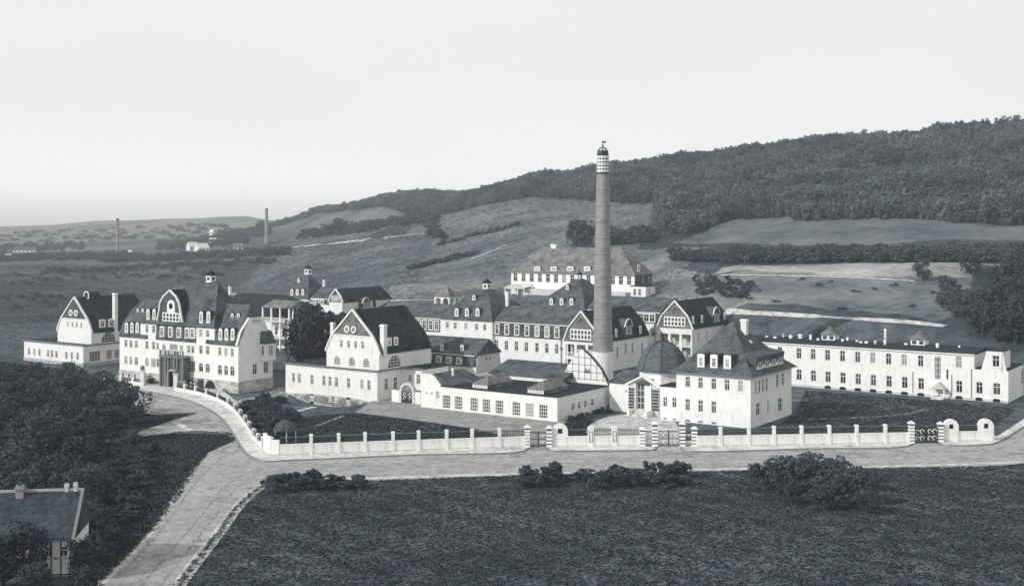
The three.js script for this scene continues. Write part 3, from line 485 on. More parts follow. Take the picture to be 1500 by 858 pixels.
  // carved portal, dark with creeper
  { const x0 = b.x(236, 1.6), x1 = b.x(269, 1.6), top = b.y(514, (x0 + x1) / 2, 1.6), W = x1 - x0, cx = (x0 + x1) / 2, aw = W * 0.3;
    const s = shapeOf([[x0, 0], [x1, 0], [x1, top * 0.82], [x0, top * 0.82]]); s.holes.push(pathOf(outline(aw, 3.6, 2).map(p => [p[0] + cx, p[1] + 0.01])));
    const p = b.add('portal', metric(extrude(s, 0.6).translate(0, 0, 1.2)), std(0.12, { map: grainMap }));
    for (const f of [0, 0.24, 0.36, 0.64, 0.76, 1]) b.add('column', new THREE.CylinderGeometry(0.2, 0.26, top, 10).translate(x0 + W * f, top / 2, 1.95), std(0.3, { map: grainMap }), p);
    b.add('balcony', merge([mbox(W + 0.6, 0.3, 2.3, cx, top * 0.84, 1.1), mbox(W + 0.5, 0.12, 0.2, cx, top + 0.05, 1.9), ...Array.from({ length: 14 }, (_, i) => mbox(0.12, top * 0.14, 0.12, x0 + W * (i + 0.5) / 14, top * 0.92, 1.9))]), std(0.2), p);
    const a = shapeOf(outline(aw + 0.7, 3.95, 2)); a.holes.push(pathOf(outline(aw, 3.6, 2))); b.add('arch', extrude(a, 0.2).translate(cx, 0, 1.82), std(0.45), p);
    b.add('door', box(aw, 3.4, 0.1, cx, 1.7, 0.9), M.timber, p);
    b.add('side_wall', merge([mbox(0.4, top * 0.8, 1.2, x0 + 0.2, top * 0.4, 0.6), mbox(0.4, top * 0.8, 1.2, x1 - 0.2, top * 0.4, 0.6)]), std(0.12), p); }
}

// ------------------------------------------------ ward pavilions: hipped centre, mansard wings, end block with gable and veranda
function bigDormer(b, p, w, h, depth, face = 'r') { // wide gambrel dormer with slate front and two lights
  const out = [[-w / 2, 0], [w / 2, 0], [w * 0.46, h * 0.55], [w * 0.26, h * 0.88], [0, h], [-w * 0.26, h * 0.88], [-w * 0.46, h * 0.55]];
  const d = b.add('gambrel_dormer', metric(extrude(shapeOf(out), depth).translate(0, 0, -depth)), M.slate); d.position.set(...p); if (face === 'r') d.rotation.y = Math.PI / 2;
  b.add('verge_board', merge(out.slice(2, 6).map((q, i) => bar([q[0], q[1], 0.02], [out[i + 3][0], out[i + 3][1], 0.02], 0.14, 0.25))), M.trim, d);
  for (const s of [-0.2, 0.2]) { const { frame, pane } = windowGeometry(w * 0.22, h * 0.44, 0, 'cross'), q = b.add('window', frame, M.frame, d); q.position.set(s * w, h * 0.16, 0.03); const r = b.add('pane', pane, paneMaterial(), d); r.position.set(s * w, h * 0.16, 0.04); }
}
function ward(cfg) {
  const b = new Building('ward_pavilion', cfg.label, 'ward building', ...cfg.anchor);
  const e = cfg.end;
  // end block
  const xg = b.x(e.left), xm = (xg) / 2, w = -xg / 2, zb = b.z(e.back, 0), zr = b.z(e.ridgeBack, xm);
  const yE = b.y(e.foot, 0, 0), yA = b.y(e.apex, xm, 0), yK = mix(yE, yA, 0.45), wk = w * 0.74;
  const bays = e.bays, bw = (-xg) / bays, holes = [];
  for (const lv of e.floors) for (let i = 0; i < bays; i++) holes.push({ c: xg + bw * (i + 0.5), y: lv, w: bw * 0.78, h: e.floorH });
  b.panel('f', 0, [[xg, 0], [0, 0], [0, yE], [xg, yE]], holes, M.plaster, 0.4, 'veranda_front', false);
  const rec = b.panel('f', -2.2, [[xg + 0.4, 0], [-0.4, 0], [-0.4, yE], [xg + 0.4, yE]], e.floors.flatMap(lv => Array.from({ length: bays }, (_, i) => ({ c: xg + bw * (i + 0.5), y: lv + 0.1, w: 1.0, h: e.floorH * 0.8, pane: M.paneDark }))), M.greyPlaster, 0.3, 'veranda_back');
  e.floors.forEach(lv => { b.add('veranda_floor', mbox(-xg - 0.8, 0.2, 1.8, xm, lv - 0.12, -1.3), M.greyPlaster); b.add('balustrade', merge([mbox(-xg - 0.6, 0.1, 0.1, xm, lv + 0.95, -0.2), ...Array.from({ length: 28 }, (_, i) => box(0.08, 0.9, 0.06, xg + 0.3 + (-xg - 0.6) * (i + 0.5) / 28, lv + 0.48, -0.2))]), M.frame); });
  b.panel('f', 0.06, [[xg, yE], [0, yE], [xm + wk, yK], [xm, yA], [xm - wk, yK]], [], M.paleSlate, 0.35, 'slate_gable');
  const prof = [[xg - 0.3, yE - 0.1], [xm - wk - 0.12, yK + 0.1], [xm, yA + 0.15], [xm + wk + 0.12, yK + 0.1], [0.3, yE - 0.1]];
  b.verge('f', 0.05, prof, 0.3, 0.5);
  { const W = w * 1.25, Hh = (yK - yE) * 0.78, gw = b.add('gable_window', merge([box(W, Hh, 0.14, xm, yE + 0.5 + Hh / 2, 0.12)]), M.trim); for (let i = 0; i < 6; i++) for (let r = 0; r < 2; r++) b.add('pane', box(W / 6 * 0.6, Hh * 0.33, 0.05, xm + (i - 2.5) * W / 6.2, yE + 0.5 + Hh * (0.28 + 0.44 * r), 0.18), M.paneMid, gw);
    b.add('vent_window', box(0.35, 0.6, 0.1, xm, mix(yK, yA, 0.5), 0.1), M.paneDark); }
  b.panel('r', 0, [[-0.42, 0], [zb, 0], [zb, yE], [-0.42, yE]], e.sideWindows(b));
  b.shell(xg, 0, -2.2, zb, 0, yE);
  const P = []; for (const [u, y] of prof) { P.push([u, y, -0.2]); const t = (y - yE) / (yA - yE); P.push([u, y, mix(zb - 0.3, zr, clamp(t, 0, 1))]); }
  b.add('end_roof', hull(P), cfg.endRoof || M.shadedSlate);
  const slope = (px, py) => b.onRight(px, py, yE - 0.1, 0.3, yK + 0.1, xm + wk + 0.12);
  for (const [px, py] of e.smallDormers || []) b.dormer('r', slope(px, py), 1.0, 2.0, 2, 0, { cheek: M.shadedSlate });
  if (e.bigDormer) bigDormer(b, slope(...e.bigDormer), e.bigSize[0], e.bigSize[1], 3.5);
  // hipped centre block
  const c = cfg.centre, zc0 = -0.6, x0 = b.x(c.left, zc0), x1 = b.x(c.right, zc0), xmid = (x0 + x1) / 2, zmid = b.z(c.apex[0], xmid), dep = zmid * 2 - zc0;
  const yC = b.y(c.eave, x1, zc0), yT = b.y(c.apex[1], xmid, zmid), yBr = b.y(c.breakRow, xmid, mix(zc0, zmid, 0.28)), q = 0.30;
  b.panel('f', zc0, [[x0, 0], [x1, 0], [x1, yC], [x0, yC]], c.windows(b, zc0));
  b.panel('r', x1, [[zc0 - 0.42, 0], [dep, 0], [dep, yC], [zc0 - 0.42, yC]], []);
  b.shell(x0, x1, zc0 - 0.42, dep, 0, yC);
  const ring = (t, y, o = 0) => [[mix(x0 - o, xmid, t), y, mix(zc0 + o, zmid, t)], [mix(x1 + o, xmid, t), y, mix(zc0 + o, zmid, t)], [mix(x0 - o, xmid, t), y, mix(dep - o, zmid, t)], [mix(x1 + o, xmid, t), y, mix(dep - o, zmid, t)]];
  b.add('hip_roof', merge([hull([...ring(0, yC - 0.1, 0.35), ...ring(q, yBr)]), hull([...ring(q - 0.02, yBr - 0.02), ...ring(0.9, yT)])]), M.slate);
  for (const px of c.dormers) b.dormer('f', b.onFront(px, c.dormerRow, yC - 0.1, zc0 + 0.35, yBr, mix(zc0, zmid, q)), c.dw, c.dh, 1.6, 2);
  if (c.upper) b.dormer('f', b.onFront(c.upper[0], c.upper[1], yBr, mix(zc0, zmid, q), yT, mix(zc0, zmid, 0.9)), 0.9, 1.4, 1.4, 2, { style: 'small' });
  b.turret(xmid, yT - 0.2, zmid, c.turret * 0.5, c.turret);
  // wings
  for (const g of cfg.wings) {
    const zf = -1.4, a = g.from === 'centre' ? x1 : b.x(g.from, zf), d = g.to === 'end' ? xg : g.to === 'centre' ? x0 : b.x(g.to, zf), zr2 = zf - g.depth / 2, ref = b.x(g.ref, zf);
    const yU = b.y(g.eave, ref, zf), yB = b.y(g.band, ref, zf), yR = b.y(g.ridge, b.x(g.ridgeRef, zr2), zr2);
    b.panel('f', zf, [[a, 0], [d, 0], [d, yB], [a, yB]], g.windows(b, zf));
    b.shell(a, d, zf - 0.42, zf - g.depth, 0, yB);
    b.add('slate_band', hull([[a, yB, zf + 0.15], [d, yB, zf + 0.15], [a, yU, zf - 0.35], [d, yU, zf - 0.35], [a, yB, zf - g.depth], [d, yB, zf - g.depth], [a, yU, zf - g.depth + 0.4], [d, yU, zf - g.depth + 0.4]]), M.slate);
    b.add('eaves', mbox(d - a, 0.22, 0.5, (a + d) / 2, yU - 0.05, zf - 0.05), M.trim);
    b.add('wing_roof', hull([[a, yU + 0.08, zf + 0.25], [d, yU + 0.08, zf + 0.25], [a, yU + 0.08, zf - g.depth - 0.2], [d, yU + 0.08, zf - g.depth - 0.2], [a, yR, zr2], [d + (g.over || 0), yR, zr2]]), M.slate);
    for (const px of g.bandWindows) { const x = b.x(px, zf), hh = (yU - yB) * 0.72, ww = g.bw || 1.1, w = b.window('f', zf + 0.1, { c: x, y: yB + (yU - yB) * 0.12, w: ww, h: hh, back: 0 }); b.add('surround', merge([box(0.16, hh + 0.2, 0.6, -ww / 2 - 0.08, hh / 2, -0.15), box(0.16, hh + 0.2, 0.6, ww / 2 + 0.08, hh / 2, -0.15), box(ww + 0.3, 0.16, 0.6, 0, hh + 0.06, -0.15)]), M.trim, w); }
    if (g.pipe) { const x = b.x(g.pipe, zf), p = b.add('downpipe', merge([new THREE.CylinderGeometry(0.09, 0.09, yB, 6).translate(0, yB / 2, 0), box(0.5, 0.5, 0.4, 0, yB * 0.72, 0.05)]), M.zinc); p.position.set(x, 0, zf + 0.2); }
    if (g.stack) { const z = zr2, x = b.x(g.stack[0], z), y1 = b.y(g.stack[1], x, z); b.stack(x, yR - 0.6, z, 0.7, y1 - yR + 0.6); }
  }
  return b;
}
ward({
  label: 'long white ward pavilion with slate bands, standing right behind the tall brick chimney', anchor: [876, 547.7],
  end: { left: 827, back: 950, ridgeBack: 924, foot: 502.5, apex: 456.6, bays: 3, floors: [3.6, 0.1], floorH: 2.9, sideWindows: b => [...b.rowR([917, 927], 503, 519.5, 1.0), ...b.rowR([917, 927], 529, 542, 1.0), ...b.rowR([941, 905], 502, 518, 1.0)], bigDormer: [921, 493], bigSize: [4.4, 4.4], smallDormers: [[903, 494], [938.5, 489]] },
  centre: { left: 645, right: 721, apex: [713, 423], eave: 470.5, breakRow: 447, windows: (b, z) => [...b.rowF([655, 666.6, 682.4, 697.8, 709.7], 471.5, 481, 0.95, {}, z), ...b.rowF([655, 666.6, 682.4, 697.8, 709.7], 496, 508, 1, {}, z)], dormers: [668.7, 683.8, 699.3], dormerRow: 463.5, dw: 1.15, dh: 2.1, upper: [694, 440], turret: 2.9 },
  wings: [
    { from: 'centre', to: 'end', over: 2, depth: 11, ref: 830, eave: 477, band: 498, ridge: 448, ridgeRef: 764, windows: (b, z) => [...b.rowF([727, 741.7, 756.4, 771, 786.5, 801, 815.4], 498, 512, 1.05, {}, z), ...b.rowF([727, 741.7, 756.4, 771, 786.5, 801, 815.4], 523.5, 537, 1.05, {}, z)], bandWindows: [728.7, 743, 757.6, 772.5, 787.4, 802, 816.4], pipe: 822.5, stack: [743, 427] },
    { from: 575, to: 'centre', depth: 11, ref: 640, eave: 467, band: 486, ridge: 445, ridgeRef: 650, windows: (b, z) => [], bandWindows: [586, 595, 604, 613.5, 622, 631.4, 640], bw: 1.2 },
  ],
});
ward({
  label: 'white ward pavilion with grey slate gable, half hidden behind the corner pavilion roof', anchor: [1014, 527.5, 1, 1], endRoof: M.shadedSlate,
  end: { left: 964, back: 1066, ridgeBack: 1044, foot: 482, apex: 441.6, bays: 3, floors: [3.4, 0.2], floorH: 2.9, sideWindows: b => b.rowR([1024, 1036], 487, 501, 1.0), bigDormer: [1050, 474], bigSize: [4.6, 4.4], smallDormers: [[1016, 474.5], [1029, 473], [1062, 468.5]] },
  centre: { left: 786, right: 857, apex: [849, 408], eave: 461, breakRow: 434, windows: (b, z) => b.rowF([800, 815, 830, 845], 464, 474, 0.95, {}, z), dormers: [807.5, 822.6, 837], dormerRow: 447, dw: 1.1, dh: 1.9, upper: [831, 425], turret: 2.2 },
  wings: [
    { from: 'centre', to: 'end', over: 2, depth: 11, ref: 962, eave: 458, band: 474, ridge: 435, ridgeRef: 950, windows: (b, z) => b.rowF([905, 918, 931, 944, 956], 478, 490, 1.0, {}, z), bandWindows: [905, 918, 931, 939.5, 947.5, 956], bw: 1.5, pipe: 960 },
    { from: 725, to: 'centre', depth: 11, ref: 780, eave: 454, band: 466, ridge: 436, ridgeRef: 775, windows: (b, z) => [], bandWindows: [], bw: 1.2 },
  ],
});
ward({
  label: 'white ward pavilion with hipped slate roof and ridge turret rising behind the big dark tree', anchor: [501, 492.7],
  end: { left: 482, back: 573, ridgeBack: 556, foot: 443, apex: 423.7, bays: 2, floors: [3.6, 0.1], floorH: 2.8, sideWindows: b => b.rowR([520, 540], 450, 460, 1.0), bigDormer: [536, 454], bigSize: [4.2, 4.0], smallDormers: [[552, 449]] },
  centre: { left: 422, right: 451.5, apex: [451, 401], eave: 438, breakRow: 420.5, windows: (b, z) => [...b.rowF([430, 437.5, 445], 441, 447.5, 0.95, {}, z), ...b.rowF([430, 437.5, 445], 457, 464, 0.95, {}, z)], dormers: [427, 435, 443], dormerRow: 432.5, dw: 1.2, dh: 2.0, upper: [437, 414], turret: 3.2 },
  wings: [
    { from: 'centre', to: 'end', over: 1, depth: 11, ref: 480, eave: 438, band: 446, ridge: 419, ridgeRef: 480, windows: (b, z) => [], bandWindows: [458, 465, 472], bw: 1.3, stack: [474.5, 410] },
    { from: 340, to: 'centre', depth: 11, ref: 400, eave: 433, band: 444, ridge: 417.6, ridgeRef: 400, windows: (b, z) => [], bandWindows: [] },
  ],
});
{ // ------------------------------------------------ end block with open verandas behind the administration building
  const b = new Building('veranda_block', 'dark-roofed block with open white verandas behind the main building', 'ward building', 430, 511.4);
  const xl = b.x(325), yE = b.y(472), zm = -6, zb = -12, yR = b.y(431, b.x(400, zm), zm), xr = b.x(417, zm), yK = mix(yE, yR, 0.55);
  b.panel('f', 0, [[xl, 0], [0, 0], [0, yE], [xl, yE]], [...b.rowF([388, 404, 415], 478, 494, 1.2, { pane: M.paneDark }), ...b.rowF([404, 415], 500, 511, 1.2, { pane: M.paneDark })]);
  b.panel('r', 0, [[-0.42, 0], [zb, 0], [zb, yE], [-0.42, yE]], []); b.shell(xl, 0, -0.42, zb, 0, yE);
  b.add('roof', hull([[xl, yE - 0.1, 0.35], [0.3, yE - 0.1, 0.35], [xl, yE - 0.1, zb - 0.3], [0.3, yE - 0.1, zb - 0.3], [xl, yK, -1.8], [-0.4, yK, -1.8], [xl, yK, zb + 1.8], [-0.4, yK, zb + 1.8], [xl, yR, zm], [xr, yR, zm]]), M.shadedSlate);
  const x0 = b.x(384, 3.5), x1 = b.x(424, 3.5), yV = b.y(452, x1, 3.5), yU = b.y(472.5, x1, 3.5), yL = b.y(497, x1, 3.5);
  b.add('veranda_roof', hull([[x0 - 0.4, yV, 3.9], [x1 + 0.4, yV, 3.9], [x0 - 0.4, yV, -1], [x1 + 0.4, yV, -1], [mix(x0, x1, 0.25), yV + 2.0, 1.2], [mix(x0, x1, 0.75), yV + 2.0, 1.2], [x0, yV + 1.9, -1], [x1, yV + 1.9, -1]]), M.paleSlate);
  b.add('veranda_deck', merge([mbox(x1 - x0 + 0.5, 0.3, 3.9, (x0 + x1) / 2, yU, 1.96), mbox(x1 - x0 + 0.5, 0.3, 3.9, (x0 + x1) / 2, yL, 1.96)]), M.greyPlaster);
  for (const f of [0, 0.33, 0.66, 1]) b.add('post', merge([mbox(0.42, yV, 0.42, mix(x0 + 0.2, x1 - 0.2, f), yV / 2, 3.5)]), M.trim);
  for (const f of [0.35, 0.75]) b.add('post', mbox(0.4, yV, 0.4, x1 - 0.2, yV / 2, 3.5 - 4.2 * f), M.trim);
  for (const y of [yU, yL]) b.add('balustrade', merge([mbox(x1 - x0, 0.12, 0.1, (x0 + x1) / 2, y + 1.05, 3.5), mbox(0.1, 0.12, 3.2, x1 - 0.2, y + 1.05, 1.9), ...Array.from({ length: 30 }, (_, i) => box(0.1, 0.9, 0.06, mix(x0, x1, (i + 0.5) / 30), y + 0.6, 3.5))]), M.trim);
  b.stack(b.x(336.5, zm), yR - 0.8, zm, 0.7, b.y(419.5, b.x(336.5, zm), zm) - yR + 0.8);
}
{ // ------------------------------------------------ pavilion on the hill terrace
  const b = new Building('hillside_pavilion', 'broad hip-roofed pavilion with tall glazed front on the hillside above the wards', 'building', 929.6, 435.6, 12.9, 12.9);
  const xl = b.x(748.8), zb = b.z(955, 0), zr = zb / 2, yE = b.y(402.5), r0 = b.x(791, zr), r1 = b.x(911, zr), yR = b.y(363, r1, zr), cols = []; for (let p = 755; p < 925; p += 11.9) cols.push(p);
  b.panel('f', 0, [[xl, -2], [0, -2], [0, yE], [xl, yE]], [...b.rowF(cols, 404.5, 417.5, 1.55, { ref: 920 })]);
  b.panel('r', 0, [[-0.42, -2], [zb, -2], [zb, yE], [-0.42, yE]], b.rowR([942, 951], 404, 413, 1.0), M.slate); b.shell(xl, 0, -0.42, zb, -2, yE);
  b.add('roof', hull([[xl - 0.5, yE, 0.5], [0.5, yE, 0.5], [xl - 0.5, yE, zb - 0.5], [0.5, yE, zb - 0.5], [r0, yR, zr], [r1, yR, zr], [xl - 0.5, yE - 0.2, 0.5], [0.5, yE - 0.2, 0.5], [xl - 0.5, yE - 0.2, zb - 0.5], [0.5, yE - 0.2, zb - 0.5]]), M.paleSlate);
  for (const px of [787, 811, 835.5, 860]) b.dormer('f', b.onFront(px, 397, yE, 0.5, yR, zr), 2.3, 1.5, 2.5, 1, { cheek: M.paleSlate, ww: 0.8, style: 'wide' });
  b.dormer('r', b.onRight(936, 398, yE, 0.5, yR, r1), 1.6, 2.2, 2.4, 0, { cheek: M.slate });
  { const x = b.x(812, zr), s = b.stack(x, yR - 0.5, zr, 1.9, b.y(357.5, x, zr) - yR + 0.5, M.plaster, 1.2); }
  const ax0 = b.x(924, 4), ax1 = b.x(946, 4), ay = b.y(420, ax1, 4); b.panel('f', 4, [[ax0, -2], [ax1, -2], [ax1, ay], [ax0, ay]], b.rowF([930, 937], 423, 433, 1.0, {}, 4)); b.panel('r', ax1, [[3.58, -2], [-2, -2], [-2, ay], [3.58, ay]], b.rowR([952], 422, 432, 1.0, {}, ax1)); b.add('annex_roof', mbox(ax1 - ax0 + 0.4, 0.25, 6.2, (ax0 + ax1) / 2, ay + 0.13, 1), M.felt); b.add('wall', mbox(0.4, ay + 2, 3.5, ax0 + 0.2, ay / 2 - 1, 1.8), M.plaster);
  const tx0 = b.x(764, 3), tx1 = b.x(916, 3), ty = b.y(421.5, b.x(840, 3), 3); b.add('terrace', mbox(tx1 - tx0, 2.5, 3, (tx0 + tx1) / 2, ty - 2.1, 1.52), M.greyPlaster);
  b.add('terrace_rail', merge([mbox(tx1 - tx0, 0.25, 0.2, (tx0 + tx1) / 2, ty, 2.9), ...Array.from({ length: 24 }, (_, i) => box(0.14, 0.9, 0.14, mix(tx0, tx1, (i + 0.5) / 24), ty - 0.45, 2.9))]), M.trim);
  const cx0 = b.x(738, 5), cx1 = b.x(768, 5), cy = b.y(422, cx1, 5); b.add('canopy', hull([[cx0, cy, 5], [cx1, cy, 5], [cx0, cy + 1.2, -1], [cx1, cy + 1.2, -1], [cx0, cy - 0.3, 5], [cx1, cy - 0.3, 5], [cx0, cy + 0.9, -1], [cx1, cy + 0.9, -1]]), M.greyPlaster);
  b.add('canopy_post', merge([0, 0.33, 0.66, 1].map(f => mbox(0.25, cy + 3, 0.25, mix(cx0 + 0.3, cx1 - 0.3, f), (cy - 3) / 2, 4.7))), M.trim);
}
{ // ------------------------------------------------ small garden pavilion
  const b = new Building('garden_kiosk', 'small arcaded garden pavilion with pyramid roof on the slope behind the wards', 'pavilion', 658, 447, 10.6, 10.6);
  const xl = b.x(636), zb = b.z(674, 0), H = b.y(434), zm = zb / 2, xm = xl / 2, y1 = b.y(419.6, xm, zm), bw = -xl / 2;
  b.panel('f', 0, [[xl, -3], [0, -3], [0, H], [xl, H]], [0, 1].map(i => ({ c: xl + bw * (i + 0.5), y: 0, w: bw * 0.72, h: H * 0.8, arch: 2 })), M.plaster, 0.3, 'arcade', false);
  b.panel('r', 0, [[-0.32, -3], [zb, -3], [zb, H], [-0.32, H]], [0, 1].map(i => ({ c: zb * (0.28 + 0.45 * i), y: 0, w: -zb * 0.3, h: H * 0.8, arch: 2 })), M.plaster, 0.3, 'arcade', false);
  b.shell(xl, 0, -0.32, zb, -3, H); b.add('floor', mbox(-xl - 0.8, 0.2, -zb - 0.8, xm, -0.12, zm), M.greyPlaster);
  b.add('roof', hull([[xl - 0.4, H, 0.4], [0.4, H, 0.4], [xl - 0.4, H, zb - 0.4], [0.4, H, zb - 0.4], [xm, y1, zm], [xl - 0.4, H - 0.12, 0.4], [0.4, H - 0.12, 0.4], [xl - 0.4, H - 0.12, zb - 0.4], [0.4, H - 0.12, zb - 0.4]]), M.paleSlate);
}
{ // ------------------------------------------------ kitchen house
  const b = new Building('kitchen_house', 'long white house with slate band of windows and three small arched dormers behind the workshop', 'building', 697, 570);
  const xl = b.x(584), zr = b.z(715.7, 0), zb = zr * 2, yU = b.y(521.5), yB = b.y(538), yR = b.y(497.5, 0, zr);
  b.panel('f', 0, [[xl, 0], [0, 0], [0, yB], [xl, yB]], []);
  b.panel('r', 0, [[-0.42, 0], [zb, 0], [zb, yB], [zb + 0.5, yU], [zr, yR], [-0.6, yU]], [...b.rowR([713, 718.5], 523, 530, 0.9, { style: 'small' }), ...b.rowR([715.5], 505, 513, 0.8, { style: 'small' })], M.greyPlaster);  // gable end in greyer plaster: the shade of this side is painted in
  b.shell(xl, 0, -0.42, zb, 0, yB);
  b.add('slate_band', hull([[xl, yB, 0.2], [-0.42, yB, 0.2], [xl, yU, -0.45], [-0.42, yU, -0.45], [xl, yB, zb], [-0.42, yB, zb], [xl, yU, zb + 0.5], [-0.42, yU, zb + 0.5]]), M.slate);
  b.add('eaves', mbox(-xl - 0.2, 0.22, 0.5, xl / 2 - 0.2, yU - 0.04, -0.15), M.trim);
  b.add('roof', hull([[xl, yU + 0.08, 0.2], [0.25, yU + 0.08, 0.2], [xl, yU + 0.08, zb - 0.2], [0.25, yU + 0.08, zb - 0.2], [xl, yR + 0.2, zr], [0.25, yR + 0.2, zr]]), M.slate);
  const hh = (yU - yB) * 0.78; [597.5, 611.5, 628.5, 643.3, 658, 672.8].forEach((px, i) => { const x = b.x(px), short = i > 2 ? 0.65 : 1, w = b.window('f', 0.25, { c: x, y: yB + (yU - yB) * (0.1 + 0.3 * (1 - short)), w: 1.05, h: hh * short, back: 0 }); b.add('surround', merge([box(0.16, hh * short + 0.2, 0.7, -0.6, hh * short / 2, -0.3), box(0.16, hh * short + 0.2, 0.7, 0.6, hh * short / 2, -0.3), box(1.36, 0.16, 0.7, 0, hh * short + 0.06, -0.3)]), M.trim, w); });
  for (const [px, py] of [[615, 513], [647, 514], [676.5, 515]]) b.dormer('f', b.onFront(px, py, yU + 0.08, 0.2, yR, zr), 0.85, 1.5, 1.8, 2, { style: 'small' });
}
{ // ------------------------------------------------ workshop with flat roof and half-timbered gable
  const b = new Building('workshop', 'low white workshop with dark flat roof, roof lights and half-timbered gable', 'building', 816.5, 618);
  const H = b.y(582), xl = b.x(616.5), x640 = b.x(646), zb = b.z(893, 0);
  const lowTop = b.y(566.5, b.x(641)), y1 = b.y(548, b.x(630));
  const front = [[xl, 0], [0, 0], [0, H], [x640, H]];
  for (let i = 0; i <= 10; i++) { const f = i / 10; front.push([mix(x640, xl, f), mix(H, y1, Math.sin(Math.min(1, f * 1.7) * Math.PI / 2))]); }
  const frontWins = [[648.2, 659.5], [665.7, 677], [688.7, 699.7], [706.7, 717.8], [725.7, 737], [750.4, 762], [770, 782], [789.4, 802]].flatMap(([a, c]) => b.rowF([(a + c) / 2], 578.7 + ((a + c) / 2 - 654) * 0.098, 598.3 + ((a + c) / 2 - 654) * 0.1035, b.x(c) - b.x(a), { style: 'grid' }));
  b.panel('f', 0, front, [...frontWins, ...b.rowF([640.8], 573.2, 584.5, 0.95), ...b.rowF([625, 632], 573.8, 577.2, 0.6, { style: 'small' })]);
  b.panel('r', 0, [[-0.42, 0], [zb, 0], [zb, H], [-0.42, H]], b.rowR([840, 849, 858.2, 868], 590.5, 601.3, 1.15));
  b.shell(xl, 0, -0.42, zb - 6, 0, H);
  b.add('flat_roof', hull([[x640 - 1.5, H - 0.05, -0.1], [-0.1, H - 0.05, -0.1], [x640 - 1.5, H + 0.12, zb + 0.4], [-0.1, H + 0.12, zb + 0.4], [x640 - 1.5, H - 0.3, -0.1], [-0.1, H - 0.3, -0.1], [x640 - 1.5, H - 0.3, zb + 0.4], [-0.1, H - 0.3, zb + 0.4]]), M.felt);
  b.add('eaves', merge([mbox(-x640 + 0.1, 0.14, 0.3, x640 / 2, H + 0.05, 0.06), mbox(0.3, 0.14, -zb - 0.4, 0.06, H + 0.05, zb / 2 - 0.1)]), M.felt);
  for (const [pa, pc] of [[692, 714.5], [773, 797]]) { // hipped roof lights with a glazed front strip
    const z0 = -1.3, xa = b.x(pa, z0), xb2 = b.x(pc, z0), w = xb2 - xa, r = b.add('roof_light', merge([hull([[xa, H, z0], [xb2, H, z0], [xb2, H, z0 - 8], [xa, H, z0 - 8], [xa, H + 0.8, z0], [xb2, H + 0.8, z0], [xa, H + 0.8, z0 - 8], [xb2, H + 0.8, z0 - 8]]), hull([[xa - 0.25, H + 0.8, z0 + 0.2], [xb2 + 0.25, H + 0.8, z0 + 0.2], [xa - 0.25, H + 0.8, z0 - 8], [xb2 + 0.25, H + 0.8, z0 - 8], [(xa + xb2) / 2, H + 2.2, z0 - 2.6], [(xa + xb2) / 2, H + 2.2, z0 - 8]])]), M.paleSlate);
    for (let i = 0; i < 5; i++) b.add('pane', box(w / 5 - 0.08, 0.6, 0.06, xa + w * (i + 0.5) / 5, H + 0.42, z0 + 0.04), M.skylight, r);
  }
  { // gabled shed roof behind the curved gable
    const xr = b.x(633), zE = b.z(678, xr), yT = y1 + 0.1, xe = b.x(646) + 0.6; b.add('shed_roof', hull([[xr, yT, -0.42], [xr, yT, zE], [xe + 2.0, H + 0.25, -0.42], [xe + 2.0, H + 0.25, zE - 1], [xl, yT - 1.4, -0.42], [xl, yT - 1.4, zE], [xl, H, -0.42], [xl, H, zE], [xe + 2.0, H - 0.1, -0.42], [xe + 2.0, H - 0.1, zE - 1]]), M.slate);
    b.stack(xr + 1.6, H + 0.6, zE * 0.45, 0.35, 2.4); }
  // half-timbered gable at the back corner
  const gz = zb, P = [[822, 557], [831, 536], [843, 520], [853, 511], [868, 525], [881, 541.5], [892.5, 566]].map(([px, py]) => { const x = b.x(px, gz); return [x, b.y(py, x, gz)]; });
  b.panel('f', gz, [[P[0][0], H - 0.2], [P[6][0], H - 0.2], ...[...P].reverse()], b.rowF([860.5], 540, 547.5, 1.3, { pane: M.paneDark }, gz), M.plaster, 0.4, 'timbered_gable');
  const beams = [], at = gz + 0.03, topY = x => { for (let i = 0; i < 6; i++) if (x >= P[i][0] && x <= P[i + 1][0]) return mix(P[i][1], P[i + 1][1], (x - P[i][0]) / (P[i + 1][0] - P[i][0])); return H; };
  for (let y = H + 0.9; y < P[3][1] - 0.6; y += 1.35) { let a = null, c = null; for (let x = P[0][0]; x <= P[6][0]; x += 0.05) if (topY(x) > y) { a ??= x; c = x; } if (a !== null && c - a > 0.6) beams.push(bar([a, y, at], [c, y, at], 0.07)); }
  for (let i = 1; i < 8; i++) { const x = mix(P[0][0], P[6][0], i / 8); beams.push(bar([x, H + 0.7, at], [x, topY(x) - 0.15, at], 0.07)); }
  b.add('timber_frame', merge(beams), M.timber);
  b.add('gable_roof', hull(P.flatMap(([x, y]) => [[x, y + 0.12, gz - 0.42], [x, y + 0.12, gz - 0.75]]).concat([[P[0][0], H, gz - 0.75], [P[6][0] + 0.1, H, gz - 0.42], [P[6][0] + 0.1, H, gz - 0.75]])), M.slate);
  b.verge('f', gz - 0.1, P.slice(3), 0.1, 0.3, M.timber);
  // boiler hall behind
  const hz = -15.2, hx0 = b.x(717, hz), hx1 = b.x(824, hz), hy = b.y(549, b.x(742, hz), hz), hr = b.y(527.5, b.x(770, hz - 7), hz - 7);
  b.panel('f', hz, [[hx0, 0], [hx1, 0], [hx1, hy], [hx0, hy]], []); b.shell(hx0, hx1, hz - 0.42, hz - 14, 0, hy);
